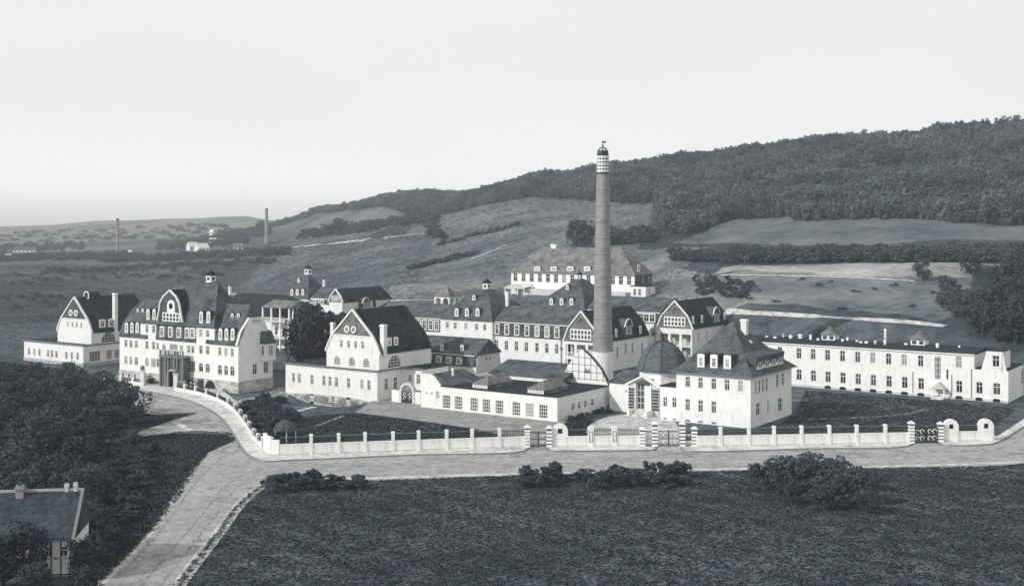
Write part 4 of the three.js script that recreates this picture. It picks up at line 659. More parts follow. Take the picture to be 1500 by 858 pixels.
  b.add('boiler_hall_roof', hull([[hx0 - 0.3, hy, hz + 0.3], [hx1 + 0.3, hy, hz + 0.3], [hx0 - 0.3, hy, hz - 14.3], [hx1 + 0.3, hy, hz - 14.3], [hx0 - 0.3, hr, hz - 7], [hx1 + 0.3, hr, hz - 7]]), M.slate);
}
{ // ------------------------------------------------ boiler-house chimney
  const [x, z] = plan(883.2, 566.6), t = thing('brick_chimney', 'tall round brick smokestack with white chequered crown', 'chimney', x, 0, z);
  const D = -z, Y = py => EYE - (py - HORIZON) / FOCAL * D, R = px => px / 2 / FOCAL * D, y0 = Y(514), y1 = Y(491), y2 = Y(255), y3 = Y(227.5), y4 = Y(220.5);
  const tube = (pts, n = 28) => { const g = new THREE.LatheGeometry(pts.map(p => new THREE.Vector2(...p)), n); const p = g.attributes.position, uv = g.attributes.uv; for (let i = 0; i < p.count; i++) uv.setXY(i, Math.atan2(p.getX(i), p.getZ(i)) * 2, p.getY(i)); return g; };
  mesh('pedestal', tube([[R(30.5), 0], [R(30.5), y0]], 20), M.plaster, t);
  mesh('collar', tube([[R(31.5), y0], [R(31.5), y0 + 0.3], [R(29.5), y0 + 0.35], [R(29), y1 - 0.3], [R(30.5), y1 - 0.25], [R(30.5), y1], [R(27), y1 + 0.05]]), M.brick, t);
  mesh('shaft', tube([[R(27.6), y1], [R(23.5), mix(y1, y2, 0.5)], [R(18.2), y2]]), M.brick, t);
  mesh('crown', tube([[R(17.4), y2], [R(18.6), y2 + 0.02], [R(18.6), y2 + 0.25], [R(17.2), y2 + 0.26], [R(16.8), y3], [R(17.3), y3 + 0.02]]), M.iron, t);
  for (let r = 0; r < 5; r++) for (let i = 0; i < 12; i++) { const yb = mix(y2 + 0.3, y3, r / 5), h = (y3 - y2 - 0.3) / 5, a = i / 12 * Math.PI * 2; const g = new THREE.CylinderGeometry(R(17.9), R(17.9), h * 0.74, 3, 1, true, a + 0.05, Math.PI / 6 - 0.09); g.translate(0, yb + h * 0.5, 0); mesh('white_block', g, M.trim, t); }
  mesh('cap', tube([[R(16.6), y3], [R(17.6), y3 + 0.05], [R(17.6), y3 + 0.3], [R(16), y3 + 0.35], [R(16), y4], [R(13), y4]]), M.iron, t);
  const hoop = []; for (let i = 0; i < 4; i++) { const a = i * Math.PI / 4; for (let k = 0; k < 8; k++) { const f = k / 8 * Math.PI, g = (k + 1) / 8 * Math.PI, r = R(13), q = w => [r * Math.cos(w) * Math.cos(a), y4 + r * 0.75 * Math.sin(w), r * Math.cos(w) * Math.sin(a)]; hoop.push(bar(q(f), q(g), 0.12)); } }
  mesh('hoop', merge(hoop), M.iron, t);
  mesh('lightning_rod', merge([new THREE.CylinderGeometry(0.06, 0.08, Y(207) - y4, 6).translate(0, (Y(207) + y4) / 2, 0), new THREE.SphereGeometry(0.22, 8, 6).translate(0, mix(y4, Y(207), 0.55), 0), box(0.9, 0.35, 0.05, 0.25, Y(208), 0)]), M.iron, t);
  mesh('iron_band', merge([0.1, 0.2, 0.3, 0.4, 0.5, 0.6, 0.7, 0.8, 0.9].map(f => { const r = f < 0.5 ? mix(R(27.6), R(23.5), f * 2) : mix(R(23.5), R(18.2), f * 2 - 1); return new THREE.CylinderGeometry(r + 0.03, r + 0.03, 0.06, 24, 1, true).translate(0, mix(y1, y2, f), 0); })), M.iron, t);
}
{ // ------------------------------------------------ domed rotunda
  const [x, z] = plan(971, 604.6), t = thing('domed_rotunda', 'white eight-sided rotunda with ribbed bulging dome beside the corner pavilion', 'rotunda', x, 0, z, TURN);
  const D = -z, Y = py => EYE - (py - HORIZON) / FOCAL * D, ye = Y(540), ya = Y(498), r = 37.5 / FOCAL * D;
  mesh('drum', metric(new THREE.CylinderGeometry(r * 0.9, r * 0.9, ye, 8).rotateY(Math.PI / 8).translate(0, ye / 2, 0)), M.plaster, t);
  const prof = [[r * 1.04, -0.3], [r * 1.05, 0], [r * 0.97, 0.35], [r * 0.9, 1.4], [r * 0.78, 2.7], [r * 0.6, 3.9], [r * 0.36, 4.75], [r * 0.12, 5.15], [0.02, 5.3]].map(([a, h]) => new THREE.Vector2(a, ye + h * (ya - ye) / 5.3));
  mesh('dome', metric(new THREE.LatheGeometry(prof, 8).rotateY(Math.PI / 8)), M.copper, t);
  for (let i = 0; i < 8; i++) { const a = i * Math.PI / 4 + Math.PI / 8; mesh('rib', merge(prof.slice(1, -1).map((p, k) => bar([p.x * Math.sin(a), p.y, p.x * Math.cos(a)], [prof[k + 2].x * Math.sin(a), prof[k + 2].y, prof[k + 2].x * Math.cos(a)], 0.14))), M.iron, t); }
  mesh('finial', merge([new THREE.CylinderGeometry(0.3, 0.45, 0.7, 8).translate(0, ya + 0.2, 0), new THREE.SphereGeometry(0.25, 8, 6).translate(0, ya + 0.7, 0)]), M.iron, t);
  mesh('eaves', metric(new THREE.CylinderGeometry(r * 1.0, r * 0.92, 0.25, 8).rotateY(Math.PI / 8).translate(0, ye - 0.4, 0)), M.trim, t);
  const w = windowGeometry(0.8, 1.5, 0, 'cross'); for (const a of [0, Math.PI / 2]) { const m = mesh('window', w.frame, M.frame, t); m.position.set(Math.sin(a) * r * 0.835, ye - 2.8, Math.cos(a) * r * 0.835); m.rotation.y = a; mesh('pane', w.pane, M.paneDark, m); }
}
{ // ------------------------------------------------ entrance porch
  const b = new Building('entrance_porch', 'gabled entrance porch with banded piers and tall glazed door up broad steps', 'porch', 965, 610);
  const xl = b.x(921), W = -xl, xm = xl / 2, yE = b.y(564), yA = b.y(551, xm), fl = 0.9, zb = -9;
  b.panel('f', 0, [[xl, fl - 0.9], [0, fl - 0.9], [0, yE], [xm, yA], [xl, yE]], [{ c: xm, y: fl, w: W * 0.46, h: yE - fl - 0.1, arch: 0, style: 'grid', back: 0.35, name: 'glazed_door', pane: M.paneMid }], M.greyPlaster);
  b.panel('f', 0.05, [[xl + W * 0.2, yE - 0.1], [-W * 0.2, yE - 0.1], [-W * 0.2, yE + 0.05], [xm, yA - 0.5], [xl + W * 0.2, yE + 0.05]], [], M.slate, 0.1, 'slate_gable');
  for (const [a, c] of [[xl + 0.05, xl + W * 0.2], [-W * 0.2, -0.05]]) for (let i = 0; i < 7; i++) b.add('pier_band', mbox(c - a, 0.34, 0.16, (a + c) / 2, fl + 0.3 + i * 0.56, 0.1), M.timber);
  for (const x of [xl + W * 0.24, -W * 0.24]) b.add('door_post', mbox(0.16, yE - fl, 0.25, x, (yE + fl) / 2, 0.14), M.trim);
  b.verge('f', 0.1, [[xl - 0.5, yE - 0.35], [xm, yA + 0.12], [0.5, yE - 0.35]], 0.26, 0.7);
  b.panel('r', 0, [[-0.42, 0], [zb, 0], [zb, yE], [-0.42, yE]], []); b.shell(xl, 0, -0.42, zb, 0, yE);
  b.add('roof', hull([[xl - 0.4, yE - 0.25, -0.1], [0.4, yE - 0.25, -0.1], [xl - 0.4, yE - 0.25, zb], [0.4, yE - 0.25, zb], [xm, yA + 0.05, -0.1], [xm, yA + 0.05, zb]]), M.shadedSlate);
  for (let i = 0; i < 5; i++) b.add('step', mbox(W * 0.5, 0.18, 0.4, xm, 0.82 - i * 0.18, 0.3 + i * 0.42), M.pavement);
  b.add('step_wall', merge([mbox(0.4, 1.1, 2.6, xm - W * 0.29, 0.5, 1.3), mbox(0.4, 1.1, 2.6, xm + W * 0.29, 0.5, 1.3)]), M.plaster);
  // low house left of the porch
  const z1 = -1.2, x0 = b.x(893, z1), yL = b.y(561, b.x(905, z1), z1), yR = b.y(541, b.x(915, z1 - 4), z1 - 4);
  b.panel('f', z1, [[x0, 0], [xl - 0.02, 0], [xl - 0.02, yL], [x0, yL]], [...b.rowF([917.5], 571, 575, 0.35, { style: 'small', pane: M.paneDark }, z1), ...b.rowF([912.5], 595, 603, 0.9, { style: 'small', pane: M.paneDark, frame: M.timber, name: 'side_door' }, z1)]);
  b.shell(x0, xl, z1 - 0.42, z1 - 8, 0, yL);
  b.add('side_roof', hull([[x0 - 0.3, yL, z1 + 0.3], [xl + 1, yL, z1 + 0.3], [x0 - 0.3, yL, z1 - 8], [xl + 1, yL, z1 - 8], [x0 + 0.6, yR, z1 - 4], [xl + 2.2, yR, z1 - 4]]), M.slate);
}
{ // ------------------------------------------------ corner pavilion
  const b = new Building('corner_pavilion', 'white two-storey corner pavilion with tall bell-cast hipped roof beside the double gate', 'building', 1100, 628);
  const xl = b.x(991), xw = b.x(968), zb = b.z(1160, 0), yE = b.y(552), yW = b.y(566.5, b.x(975)), xm = xl / 2, zm = zb / 2;
  b.panel('f', 0, [[xw, 0], [0, 0], [0, yE], [xl, yE], [xl, yW], [xw, yW]], [
    ...b.rowF([1007.7, 1026.5, 1045.8, 1065.3, 1085.2], 551, 567.5, 0.95), ...b.rowF([1007.7, 1026.5, 1045.8], 584, 602, 0.95), ...b.rowF([1007.7, 1026.5, 1045.8], 614, 618.5, 0.95, { style: 'small', pane: M.paneDark }),
    ...b.rowF([974.5, 988], 581, 596, 0.9), ...b.rowF([974.5, 988], 611, 615, 0.85, { style: 'small', pane: M.paneDark })]);
  b.panel('r', 0, [[-0.42, 0], [zb, 0], [zb, yE], [-0.42, yE]], [
    ...b.rowR([1108, 1113.3, 1118.6, 1124], 555.5, 576, 0.95, { style: 'slim', ref: 1116 }), ...b.rowR([1139.5, 1147.5], 548, 567, 1.15, { style: 'slim' }),
    ...b.rowR([1111], 590, 609, 1.7), ...b.rowR([1126], 586, 605, 0.8, { style: 'slim' }), ...b.rowR([1143.5], 582.5, 603, 1.9), ...b.rowR([1108.5, 1114.5], 621.5, 626, 0.5, { style: 'small', pane: M.paneDark }), ...b.rowR([1127], 616.5, 621, 1.1, { style: 'small', pane: M.paneDark }), ...b.rowR([1141.5, 1147.5], 612.5, 617, 0.6, { style: 'small', pane: M.paneDark })]);
  b.shell(xl, 0, -0.42, zb, 0, yE); b.add('wall', merge([mbox(0.4, yW, 6, xw + 0.2, yW / 2, -3.45), mbox(xl - xw, yW, 0.4, (xl + xw) / 2, yW / 2, -6.7)]), M.plaster);
  b.add('wing_roof', mbox(xl - xw + 0.1, 0.25, 6.9, (xl + xw) / 2 - 0.1, yW + 0.12, -3.4), M.felt);
  const ax = b.x(1074, zm), yA = b.y(469, ax, zm), ring = (t, y, o) => [[mix(xl - o, ax, t), y, mix(o, zm, t)], [mix(o, ax, t), y, mix(o, zm, t)], [mix(xl - o, ax, t), y, mix(zb - o, zm, t)], [mix(o, ax, t), y, mix(zb - o, zm, t)]];
  const yF = yE + (yA - yE) * 0.16;
  b.add('roof', merge([hull([...ring(0, yE - 0.12, 0.7), ...ring(0, yE + 0.05, 0.7), ...ring(0.2, yF, 0.7)]), hull([...ring(0.195, yF - 0.02, 0.7), [ax, yA, zm]])]), M.slate);
  b.add('gutter', merge([mbox(-xl + 1.4, 0.14, 0.16, xl / 2, yE - 0.02, 0.78), mbox(0.16, 0.14, -zb + 1.4, 0.78, yE - 0.02, zb / 2)]), M.zinc);
  const zf = mix(0.7, zm, 0.2), fs = (px, py) => b.onFront(px, py, yF, zf, yA, zm);
  for (const px of [1027, 1046, 1065.7]) b.dormer('f', fs(px, 539.5 + (px - 1027) * 0.06), 1.35, 2.55, 2.4, 1, { ww: 0.6, wh: 0.62 });
  const xf = mix(0.7, ax, 0.2);
  { const p0 = b.onRight(1107, 540.5, yF, xf, yA, ax), p1 = b.onRight(1146, 531, yF, xf, yA, ax), L = p0[2] - p1[2], zc = (p0[2] + p1[2]) / 2, d = b.add('shed_dormer', hull([[0, 0, L / 2], [0, 0, -L / 2], [0, 2.3, L / 2], [0, 2.3, -L / 2], [-2.6, 2.9, L / 2 - 0.2], [-2.6, 2.9, -L / 2 + 0.2], [-2.6, 0.5, L / 2], [-2.6, 0.5, -L / 2], [0.35, 2.35, L / 2 + 0.2], [0.35, 2.35, -L / 2 - 0.2]]), M.slate);
    d.position.set(p0[0] + 0.1, p0[1] - 0.3, zc); b.add('front', mbox(0.1, 2.1, L - 0.1, 0.06, 1.15, 0), M.trim, d);
    const g = windowGeometry(L / 4 * 0.62, 1.6, 0, 'cross'); for (let i = 0; i < 4; i++) { const m = b.add('window', g.frame, M.frame, d); m.rotation.y = Math.PI / 2; m.position.set(0.12, 0.3, L * ((i + 0.5) / 4 - 0.5)); const q = b.add('pane', g.pane, M.paneDark, d); q.rotation.y = Math.PI / 2; q.position.copy(m.position).x += 0.02; } }
  { const p = b.onRight(1091, 487, yF, xf, yA, ax); b.stack(p[0], p[1] - 0.4, p[2], 1.05, b.y(467, p[0], p[2]) - p[1] + 0.4); const s = b.onRight(1100, 500.5, yF, xf, yA, ax), k = b.add('roof_window', box(0.12, 0.7, 0.8), M.skylight); k.position.set(s[0], s[1], s[2]); k.rotation.z = Math.atan2(ax - xf, yA - yF) * -1; }
}
{ // ------------------------------------------------ long range
  const b = new Building('long_range', 'long two-storey white range with rows of windows below the wooded hillside', 'building', 1478, 590.5);
  const xl = b.x(1080), x1 = b.x(1428), yE = b.y(520.5, x1), yS = b.y(541.5, b.x(1437)), xs = b.x(1438), xt = b.x(1446), xu = b.x(1470), yT = b.y(514.7, b.x(1455)), zb = b.z(1497, 0), dep = -14;
  const U = [1143, 1170.8, 1191.6, 1212.8, 1234.7, 1256.9, 1279.2, 1302.3, 1325.3, 1349.3], L = [1143, 1171, 1192, 1213.5, 1235.5, 1257.7, 1280, 1303, 1326, 1350];
  b.panel('f', 0, [[xl, 0], [0, 0], [0, yS], [b.x(1475), yS], [xu, yT], [xt, yT], [xs, yS], [x1, yS], [x1, yE], [xl, yE]], [
    ...b.rowF(U, 509.4, 525.6, 1.15, { arch: 1, ref: 1170.8 }), ...b.rowF(L, 540.6, 557, 1.2, { arch: 1, ref: 1171 }), ...b.rowF([1374.5], 522.5, 556, 1.25, { style: 'grid' }), ...b.rowF([1388.5], 541, 556, 0.45, { style: 'slim', pane: M.paneDark }),
    ...b.rowF([1405.3], 521.5, 539.5, 1.2, { arch: 1 }), ...b.rowF([1406], 557.3, 575.2, 1.25, { arch: 1 }), ...b.rowF([1435.5], 559, 577, 1.3, { arch: 1 }), ...b.rowF([1461], 560.5, 578.5, 1.4, { arch: 1 }), ...b.rowF([1459.8], 520.5, 537.5, 1.35),
    ...b.rowF([1375], 569, 587, 1.25, { style: 'small', frame: M.timber, pane: M.paneDark, name: 'door' })]);
  b.panel('r', 0, [[-0.42, 0], [dep, 0], [dep, yS], [-0.42, yS]], [{ c: b.z(1499, 0), y: 2.2, w: 2.6, h: 3.2, arch: 2, style: 'grid' }]); b.shell(xl, 0, -0.42, dep, 0, yS);
  b.add('wall', merge([mbox(x1 - xl - 0.2, yE - yS, 0.4, (x1 + xl) / 2, (yE + yS) / 2, dep + 0.2), mbox(0.4, yE - yS, -dep - 0.9, x1 - 0.2, (yE + yS) / 2, dep / 2 - 0.2), mbox(xu - xt, yT - yS, 6, (xu + xt) / 2 - 0.1, (yT + yS) / 2, -3.5)]), M.plaster);
  b.add('plinth', mbox(-xl, 0.5, 0.25, xl / 2, 0.25, 0.1), M.greyPlaster);
  for (const px of [...L.slice(3), 1406, 1435.5, 1461]) { const x = b.x(px), m = b.add('cellar_light', extrude(shapeOf(outline(1.3, 0.62, 1)), 0.12), M.paneDark); m.position.set(x, 0.1, 0.2); }
  b.add('eaves', mbox(x1 - xl + 0.3, 0.25, 0.5, (x1 + xl) / 2, yE + 0.1, 0.1), M.trim);
  const yR = yE + 1.0; b.add('roof', hull([[xl, yE + 0.2, 0.4], [x1 + 0.3, yE + 0.2, 0.4], [xl, yE + 0.2, dep - 0.3], [x1 + 0.3, yE + 0.2, dep - 0.3], [xl, yR, dep / 2], [x1 + 0.3, yR, dep / 2]]), M.felt);
  b.add('end_roof', merge([mbox(-x1 - 0.3, 0.2, -dep - 1, x1 / 2, yS + 0.15, dep / 2 - 0.3), mbox(xu - xt + 0.3, 0.2, 6.4, (xu + xt) / 2, yT + 0.1, -3.2)]), M.felt);
  b.panel('r', xu + 0.02, [[0, yS], [-6.4, yS], [-6.4, yT], [0, yT]], [{ c: -1.6, y: yS + 0.6, w: 1.2, h: 2.2 }], M.plaster, 0.3);
  for (const [px, w] of [[1217, 2.9], [1348, 2.9]]) { // roof lanterns
    const z = dep / 2, x = b.x(px, z), l = b.add('roof_lantern', mbox(w, 1.3, w, 0, 0.65, 0), M.trim); l.position.set(x, yR - 0.3, z);
    b.add('lantern_roof', hull([[-w * 0.62, 1.3, w * 0.62], [w * 0.62, 1.3, w * 0.62], [-w * 0.62, 1.3, -w * 0.62], [w * 0.62, 1.3, -w * 0.62], [0, 3.1, 0]]), M.paleSlate, l);
    b.add('louvre', merge([-0.25, 0.25].map(s => box(w * 0.3, 0.7, 0.08, s * w, 0.7, w / 2 + 0.02))), M.timber, l); }
  const rnd = random(12); for (const px of [1124, 1136, 1148, 1159, 1173, 1188, 1199, 1235, 1242, 1256, 1262, 1270, 1283, 1297, 1328, 1374, 1406]) { const z = dep * (0.3 + 0.25 * rnd()), x = b.x(px, z); if (x > x1 - 0.5) continue; const h = 0.6 + rnd() * 0.9, w = 0.28 + rnd() * 0.4; b.stack(x, yE + 0.5, z, w, h, rnd() < 0.7 ? M.plaster : M.greyPlaster); }
  { const x = b.x(1297.5, dep / 2); b.stack(x, yR - 0.2, dep / 2, 0.4, 3.0); }
  for (const px of [1338, 1395, 1424]) { const p = b.add('downpipe', new THREE.CylinderGeometry(0.07, 0.07, px > 1400 ? yS : yE * 0.55, 6), M.zinc); p.position.set(b.x(px), (px > 1400 ? yS : yE * 0.55) / 2, 0.1); }
  { const x = b.x(1375.5, 1.6), y = b.y(569, x, 1.6), p = b.add('porch_roof', hull([[x - 1.4, y - 0.1, 2], [x + 1.4, y - 0.1, 2], [x - 1.4, y - 0.1, 0], [x + 1.4, y - 0.1, 0], [x, y + 1.2, 2], [x, y + 1.2, 0]]), M.greyPlaster); for (const s of [-1.1, 1.1]) b.add('porch_post', mbox(0.22, y, 0.22, x + s, y / 2, 1.7), M.trim, p); for (let i = 0; i < 3; i++) b.add('step', mbox(2.4, 0.16, 0.4, x, 0.4 - i * 0.16, 2 + i * 0.4), M.pavement, p); }
}
// ---------------------------------------------------------------- boundary wall, piers and gates
const baseAt = (px, py) => { const [x, z] = plan(px, py); return new THREE.Vector3(x, 0, z); };
// a run of wall along photo base points; each bay: wall height and railing height
function wallRun(label, pts, bays, o = {}) {
  const P = pts.map(p => baseAt(...p)), t = thing('boundary_wall', label, 'wall', P[0].x, 0, P[0].z);
  const th = 0.42;
  for (let i = 0; i + 1 < P.length; i++) {
    const a = P[i], c = P[i + 1], L = a.distanceTo(c), turn = -Math.atan2(c.z - a.z, c.x - a.x), mid = a.clone().add(c).multiplyScalar(0.5).sub(P[0]);
    const [h, r] = bays[Math.min(i, bays.length - 1)];
    const put = (name, g, m, parent = t) => { const q = mesh(name, g, m, parent); if (parent === t) { q.position.copy(mid); q.rotation.y = turn; } return q; };
    const w = put('wall_bay', metric(box(L, h, th, 0, h / 2, 0)), M.plaster);
    put('footing', metric(box(L, 0.3, th + 0.14, 0, 0.15, 0)), M.greyPlaster, w);
    put('coping', box(L, 0.14, th + 0.12, 0, h + 0.07, 0), M.trim, w);
    if (r) { put('top_rail', box(L - 0.2, 0.09, 0.1, 0, h + r - 0.02, 0), M.zinc); const n = Math.max(4, Math.round(L / 0.24)), g = [box(L - 0.2, 0.06, 0.05, 0, h + 0.3, 0), box(L - 0.2, 0.06, 0.05, 0, h + r - 0.25, 0)]; for (let k = 0; k < n; k++) g.push(box(0.085, r - 0.1, 0.05, -L / 2 + L * (k + 0.5) / n, h + r / 2 + 0.06, 0)); put('railing', merge(g), M.iron); }
  }
  const pw = o.pillarW || 0.48, ph = o.pillarH || 3.1;
  P.forEach((p, i) => { if (o.skip && o.skip.includes(i)) return; const q = p.clone().sub(P[0]), dir = P[Math.min(i + 1, P.length - 1)].clone().sub(P[Math.max(0, i - 1)]), turn = -Math.atan2(dir.z, dir.x);
    const m = mesh('pillar', merge([mbox(pw, ph, th + 0.3, 0, ph / 2, 0), hull([[-pw * 0.6, ph, 0.42], [pw * 0.6, ph, 0.42], [-pw * 0.6, ph, -0.42], [pw * 0.6, ph, -0.42], [-pw * 0.5, ph + 0.2, 0.1], [pw * 0.5, ph + 0.2, 0.1], [-pw * 0.5, ph + 0.2, -0.1], [pw * 0.5, ph + 0.2, -0.1]])]), M.plaster, t); m.position.copy(q); m.rotation.y = turn;
    if (o.panels && o.panels.includes(i)) mesh('inset', merge([box(0.06, 1.6, 0.05, -pw * 0.3, ph * 0.55, th / 2 + 0.17), box(0.06, 1.6, 0.05, pw * 0.3, ph * 0.55, th / 2 + 0.17), box(pw * 0.6, 0.06, 0.05, 0, ph * 0.55 + 0.8, th / 2 + 0.17), box(pw * 0.6, 0.06, 0.05, 0, ph * 0.55 - 0.8, th / 2 + 0.17)]), M.timber, m); });
  for (const [px0, px1, py, top] of o.round || []) { // round-headed piers with a small barred opening
    const a = baseAt(px0, py), c = baseAt(px1, py), L = a.distanceTo(c), H = EYE - (top - HORIZON) / FOCAL * -a.z, turn = -Math.atan2(c.z - a.z, c.x - a.x), s = shapeOf(outline(L, H, 2)); s.holes.push(pathOf(outline(L * 0.3, L * 0.32, 0).map(q => [q[0] * 1, q[1] + H * 0.58])));
    const m = mesh('round_pier', metric(extrude(s, 0.8).translate(0, 0, -0.4)), M.plaster, t); m.position.copy(a.clone().add(c).multiplyScalar(0.5).sub(P[0])); m.rotation.y = turn;
    mesh('opening_grille', merge([box(L * 0.34, L * 0.36, 0.05, 0, H * 0.58 + L * 0.16, 0.2), ...[-1, 0, 1].map(k => box(0.05, L * 0.32, 0.06, k * L * 0.08, H * 0.58 + L * 0.16, 0.26))]), M.iron, m); }
  return t;
}
const lineY = (x0, y0, x1, y1) => x => mix(y0, y1, (x - x0) / (x1 - x0));
{ const y = lineY(413, 667.5, 770, 655);
  wallRun('long white boundary wall with iron railings from the rounded street corner to the yard gate', [[387, 660], [390, 664.5], [398, 667.2], [409, 667.8], ...[455.3, 495.8, 534.5, 575.5, 613, 654, 691.4, 731.5, 769].map(x => [x, y(x)])], [[2.6, 0], [2.6, 0], [2.2, 0], [1.6, 1.2]], { skip: [0, 1, 2, 3, 12], pillarH: 2.95 }); }
wallRun('short white boundary wall with round-headed pier between yard gate and wicket', [[808, 655], [832, 655], [865.5, 654.6], [900, 654.2], [938, 653.8]], [[1.6, 0], [1.6, 1.15], [1.6, 1.15], [1.6, 1.15]], { skip: [0, 1, 4], pillarH: 3.0, pillarW: 0.85, panels: [2, 3], round: [[809, 832, 654.7, 620]] });
{ const y = lineY(1020, 655, 1334, 649.5);
  wallRun('long white boundary wall with iron railings in front of the corner pavilion lawn', [1020, 1055.5, 1097, 1134, 1174.3, 1215, 1255, 1297, 1332].map(x => [x, y(x)]), [[1.65, 1.2]], { skip: [0, 8], pillarH: 2.95 }); }
wallRun('white boundary wall with two round-headed piers beside the end gate', [[1383, 647.5], [1404, 647], [1433, 646.6], [1455, 646.2]], [[1.55, 0], [1.55, 1.1], [1.55, 0]], { skip: [0, 1, 2, 3], round: [[1382.5, 1404, 647, 613.5], [1433, 1455.5, 646.3, 613]] });
wallRun('low white wall with slim pillars curving down the bend of the street', [[258, 573.5], [271, 576], [287, 579], [303, 583.5], [320, 590], [334.5, 597.5], [344, 606], [351.5, 615], [358.5, 624.5], [364.7, 633.5], [371.5, 645], [378, 652.5], [385.5, 657]], [[0.75, 0.85]], { pillarH: 1.75, pillarW: 0.5, skip: [0] });
wallRun('low white wall with pyramid pillars in front of the main building', [[150, 559], [163, 560.3], [177, 562], [195, 564.3], [207, 565.8]], [[0.7, 0.8]], { pillarH: 1.5, pillarW: 0.55, skip: [4] });

function gatePillar(px, py, top, label, group, w = 0.85) {
  const p = baseAt(px, py), H = EYE - (top - HORIZON) / FOCAL * -p.z, t = thing('gate_pillar', label, 'gate pillar', p.x, 0, p.z, 0, group);
  mesh('shaft', mbox(w * 0.88, H, w * 0.88, 0, H / 2, 0), M.timber, t);
  const n = Math.round(H / 0.55); for (let i = 0; i < n; i++) mesh('band', mbox(w, 0.34, w, 0, 0.3 + i * (H - 0.3) / n, 0), M.trim, t);
  mesh('cap', merge([mbox(w * 1.15, 0.18, w * 1.15, 0, H + 0.05, 0), hull([[-w / 2, H + 0.14, -w / 2], [w / 2, H + 0.14, -w / 2], [w / 2, H + 0.14, w / 2], [-w / 2, H + 0.14, w / 2], [0, H + 0.45, 0]])]), M.trim, t);
}
gatePillar(772.5, 655.5, 626, 'banded stone pillar where the long railed wall meets the yard gate'); gatePillar(804.5, 655.5, 627, 'banded stone pillar between yard gate and round-headed pier');
gatePillar(941, 654.2, 629, 'low banded pillar at the wall end of the wicket facing the entrance porch'); gatePillar(959.6, 654.5, 621, 'tall banded pillar between porch-side wicket and double carriage gate');
gatePillar(999.8, 654.5, 621, 'tall banded pillar between carriage gate and pavilion-side wicket'); gatePillar(1017.3, 654.5, 628, 'low banded pillar where the lawn wall begins beside the corner pavilion wicket');
gatePillar(1335.5, 650, 620, 'banded pillar at the far end of the lawn wall by the end gate'); gatePillar(1378.3, 648, 621, 'banded pillar between end gate and round-headed piers');
function ironGate(px0, py0, px1, py1, h, leaves, label) {
  const a = baseAt(px0, py0), c = baseAt(px1, py1), L = a.distanceTo(c), turn = -Math.atan2(c.z - a.z, c.x - a.x), t = thing('iron_gate', label, 'gate', (a.x + c.x) / 2, 0, (a.z + c.z) / 2, turn), w = L / leaves;
  for (let k = 0; k < leaves; k++) { const x0 = -L / 2 + w * k + 0.05, x1 = x0 + w - 0.1, g = [box(x1 - x0, 0.09, 0.06, (x0 + x1) / 2, 0.2, 0), box(x1 - x0, 0.09, 0.06, (x0 + x1) / 2, h, 0), box(x1 - x0, 0.07, 0.06, (x0 + x1) / 2, h * 0.52, 0), box(0.1, h, 0.08, x0, h / 2 + 0.1, 0), box(0.1, h, 0.08, x1, h / 2 + 0.1, 0)];
    const n = Math.max(5, Math.round(w / 0.2)); for (let i = 1; i < n; i++) g.push(box(0.05, h - 0.2, 0.05, mix(x0, x1, i / n), h / 2 + 0.1, 0));
    const leaf = mesh('gate_leaf', merge(g), M.iron, t), s = []; for (const [u, v] of [[0.3, 0.75], [0.7, 0.75], [0.3, 0.32], [0.7, 0.32]]) s.push(new THREE.TorusGeometry(Math.min(w * 0.15, h * 0.15), 0.07, 5, 12, 4.6).translate(mix(x0, x1, u), h * v, 0.06));
    mesh('scroll', merge([s[0]]), M.frame, leaf); mesh('scroll', s[1], M.frame, leaf); mesh('scroll', s[2], M.frame, leaf); mesh('scroll', s[3], M.frame, leaf); }
}
ironGate(776, 654.5, 801, 654.5, 2.3, 2, 'double iron gate with pale scrolls leading into the workshop yard'); ironGate(944.5, 654, 956, 654, 2.4, 1, 'single iron wicket gate on the porch side of the carriage gate');
ironGate(963, 654.5, 996.5, 654.5, 2.5, 2, 'wide double iron carriage gate facing the entrance porch'); ironGate(1003, 654.5, 1014.3, 654.5, 2.4, 1, 'single iron wicket gate in front of the corner pavilion');
ironGate(1339, 650, 1375, 648.3, 2.5, 2, 'double iron gate with white scrolls in front of the long range');
// entrance of the main building: two ball-topped piers with iron railings
for (const [px, py, top, label] of [[208, 565.8, 543, 'white ball-topped pier at the low wall before the main building'], [256.8, 572.5, 548, 'white ball-topped pier where the curved wall meets the portal forecourt']]) {
  const p = baseAt(px, py), H = EYE - (top - HORIZON) / FOCAL * -p.z, t = thing('ball_pier', label, 'gate pillar', p.x, 0, p.z);
  mesh('shaft', mbox(0.8, H, 0.8, 0, H / 2, 0), M.plaster, t); mesh('cap', mbox(1.05, 0.25, 1.05, 0, H + 0.1, 0), M.greyPlaster, t); mesh('ball', new THREE.SphereGeometry(0.5, 14, 10).translate(0, H + 0.68, 0), M.zinc, t);
}
{ const p = baseAt(293.5, 577), t = thing('stone_pier', 'dark square stone pier beside the arched cellar grille', 'pier', p.x, 0, p.z); mesh('shaft', mbox(0.95, 2.9, 0.95, 0, 1.45, 0), std(0.07, { map: grainMap }), t); mesh('cap', mbox(1.15, 0.25, 1.15, 0, 3.0, 0), M.zinc, t); }
ironGate(259.5, 569, 290, 573, 1.9, 2, 'dark iron railing gate beside the portal of the main building'); ironGate(211, 563.5, 231, 560, 1.9, 1, 'open iron gate leaf left standing before the portal');
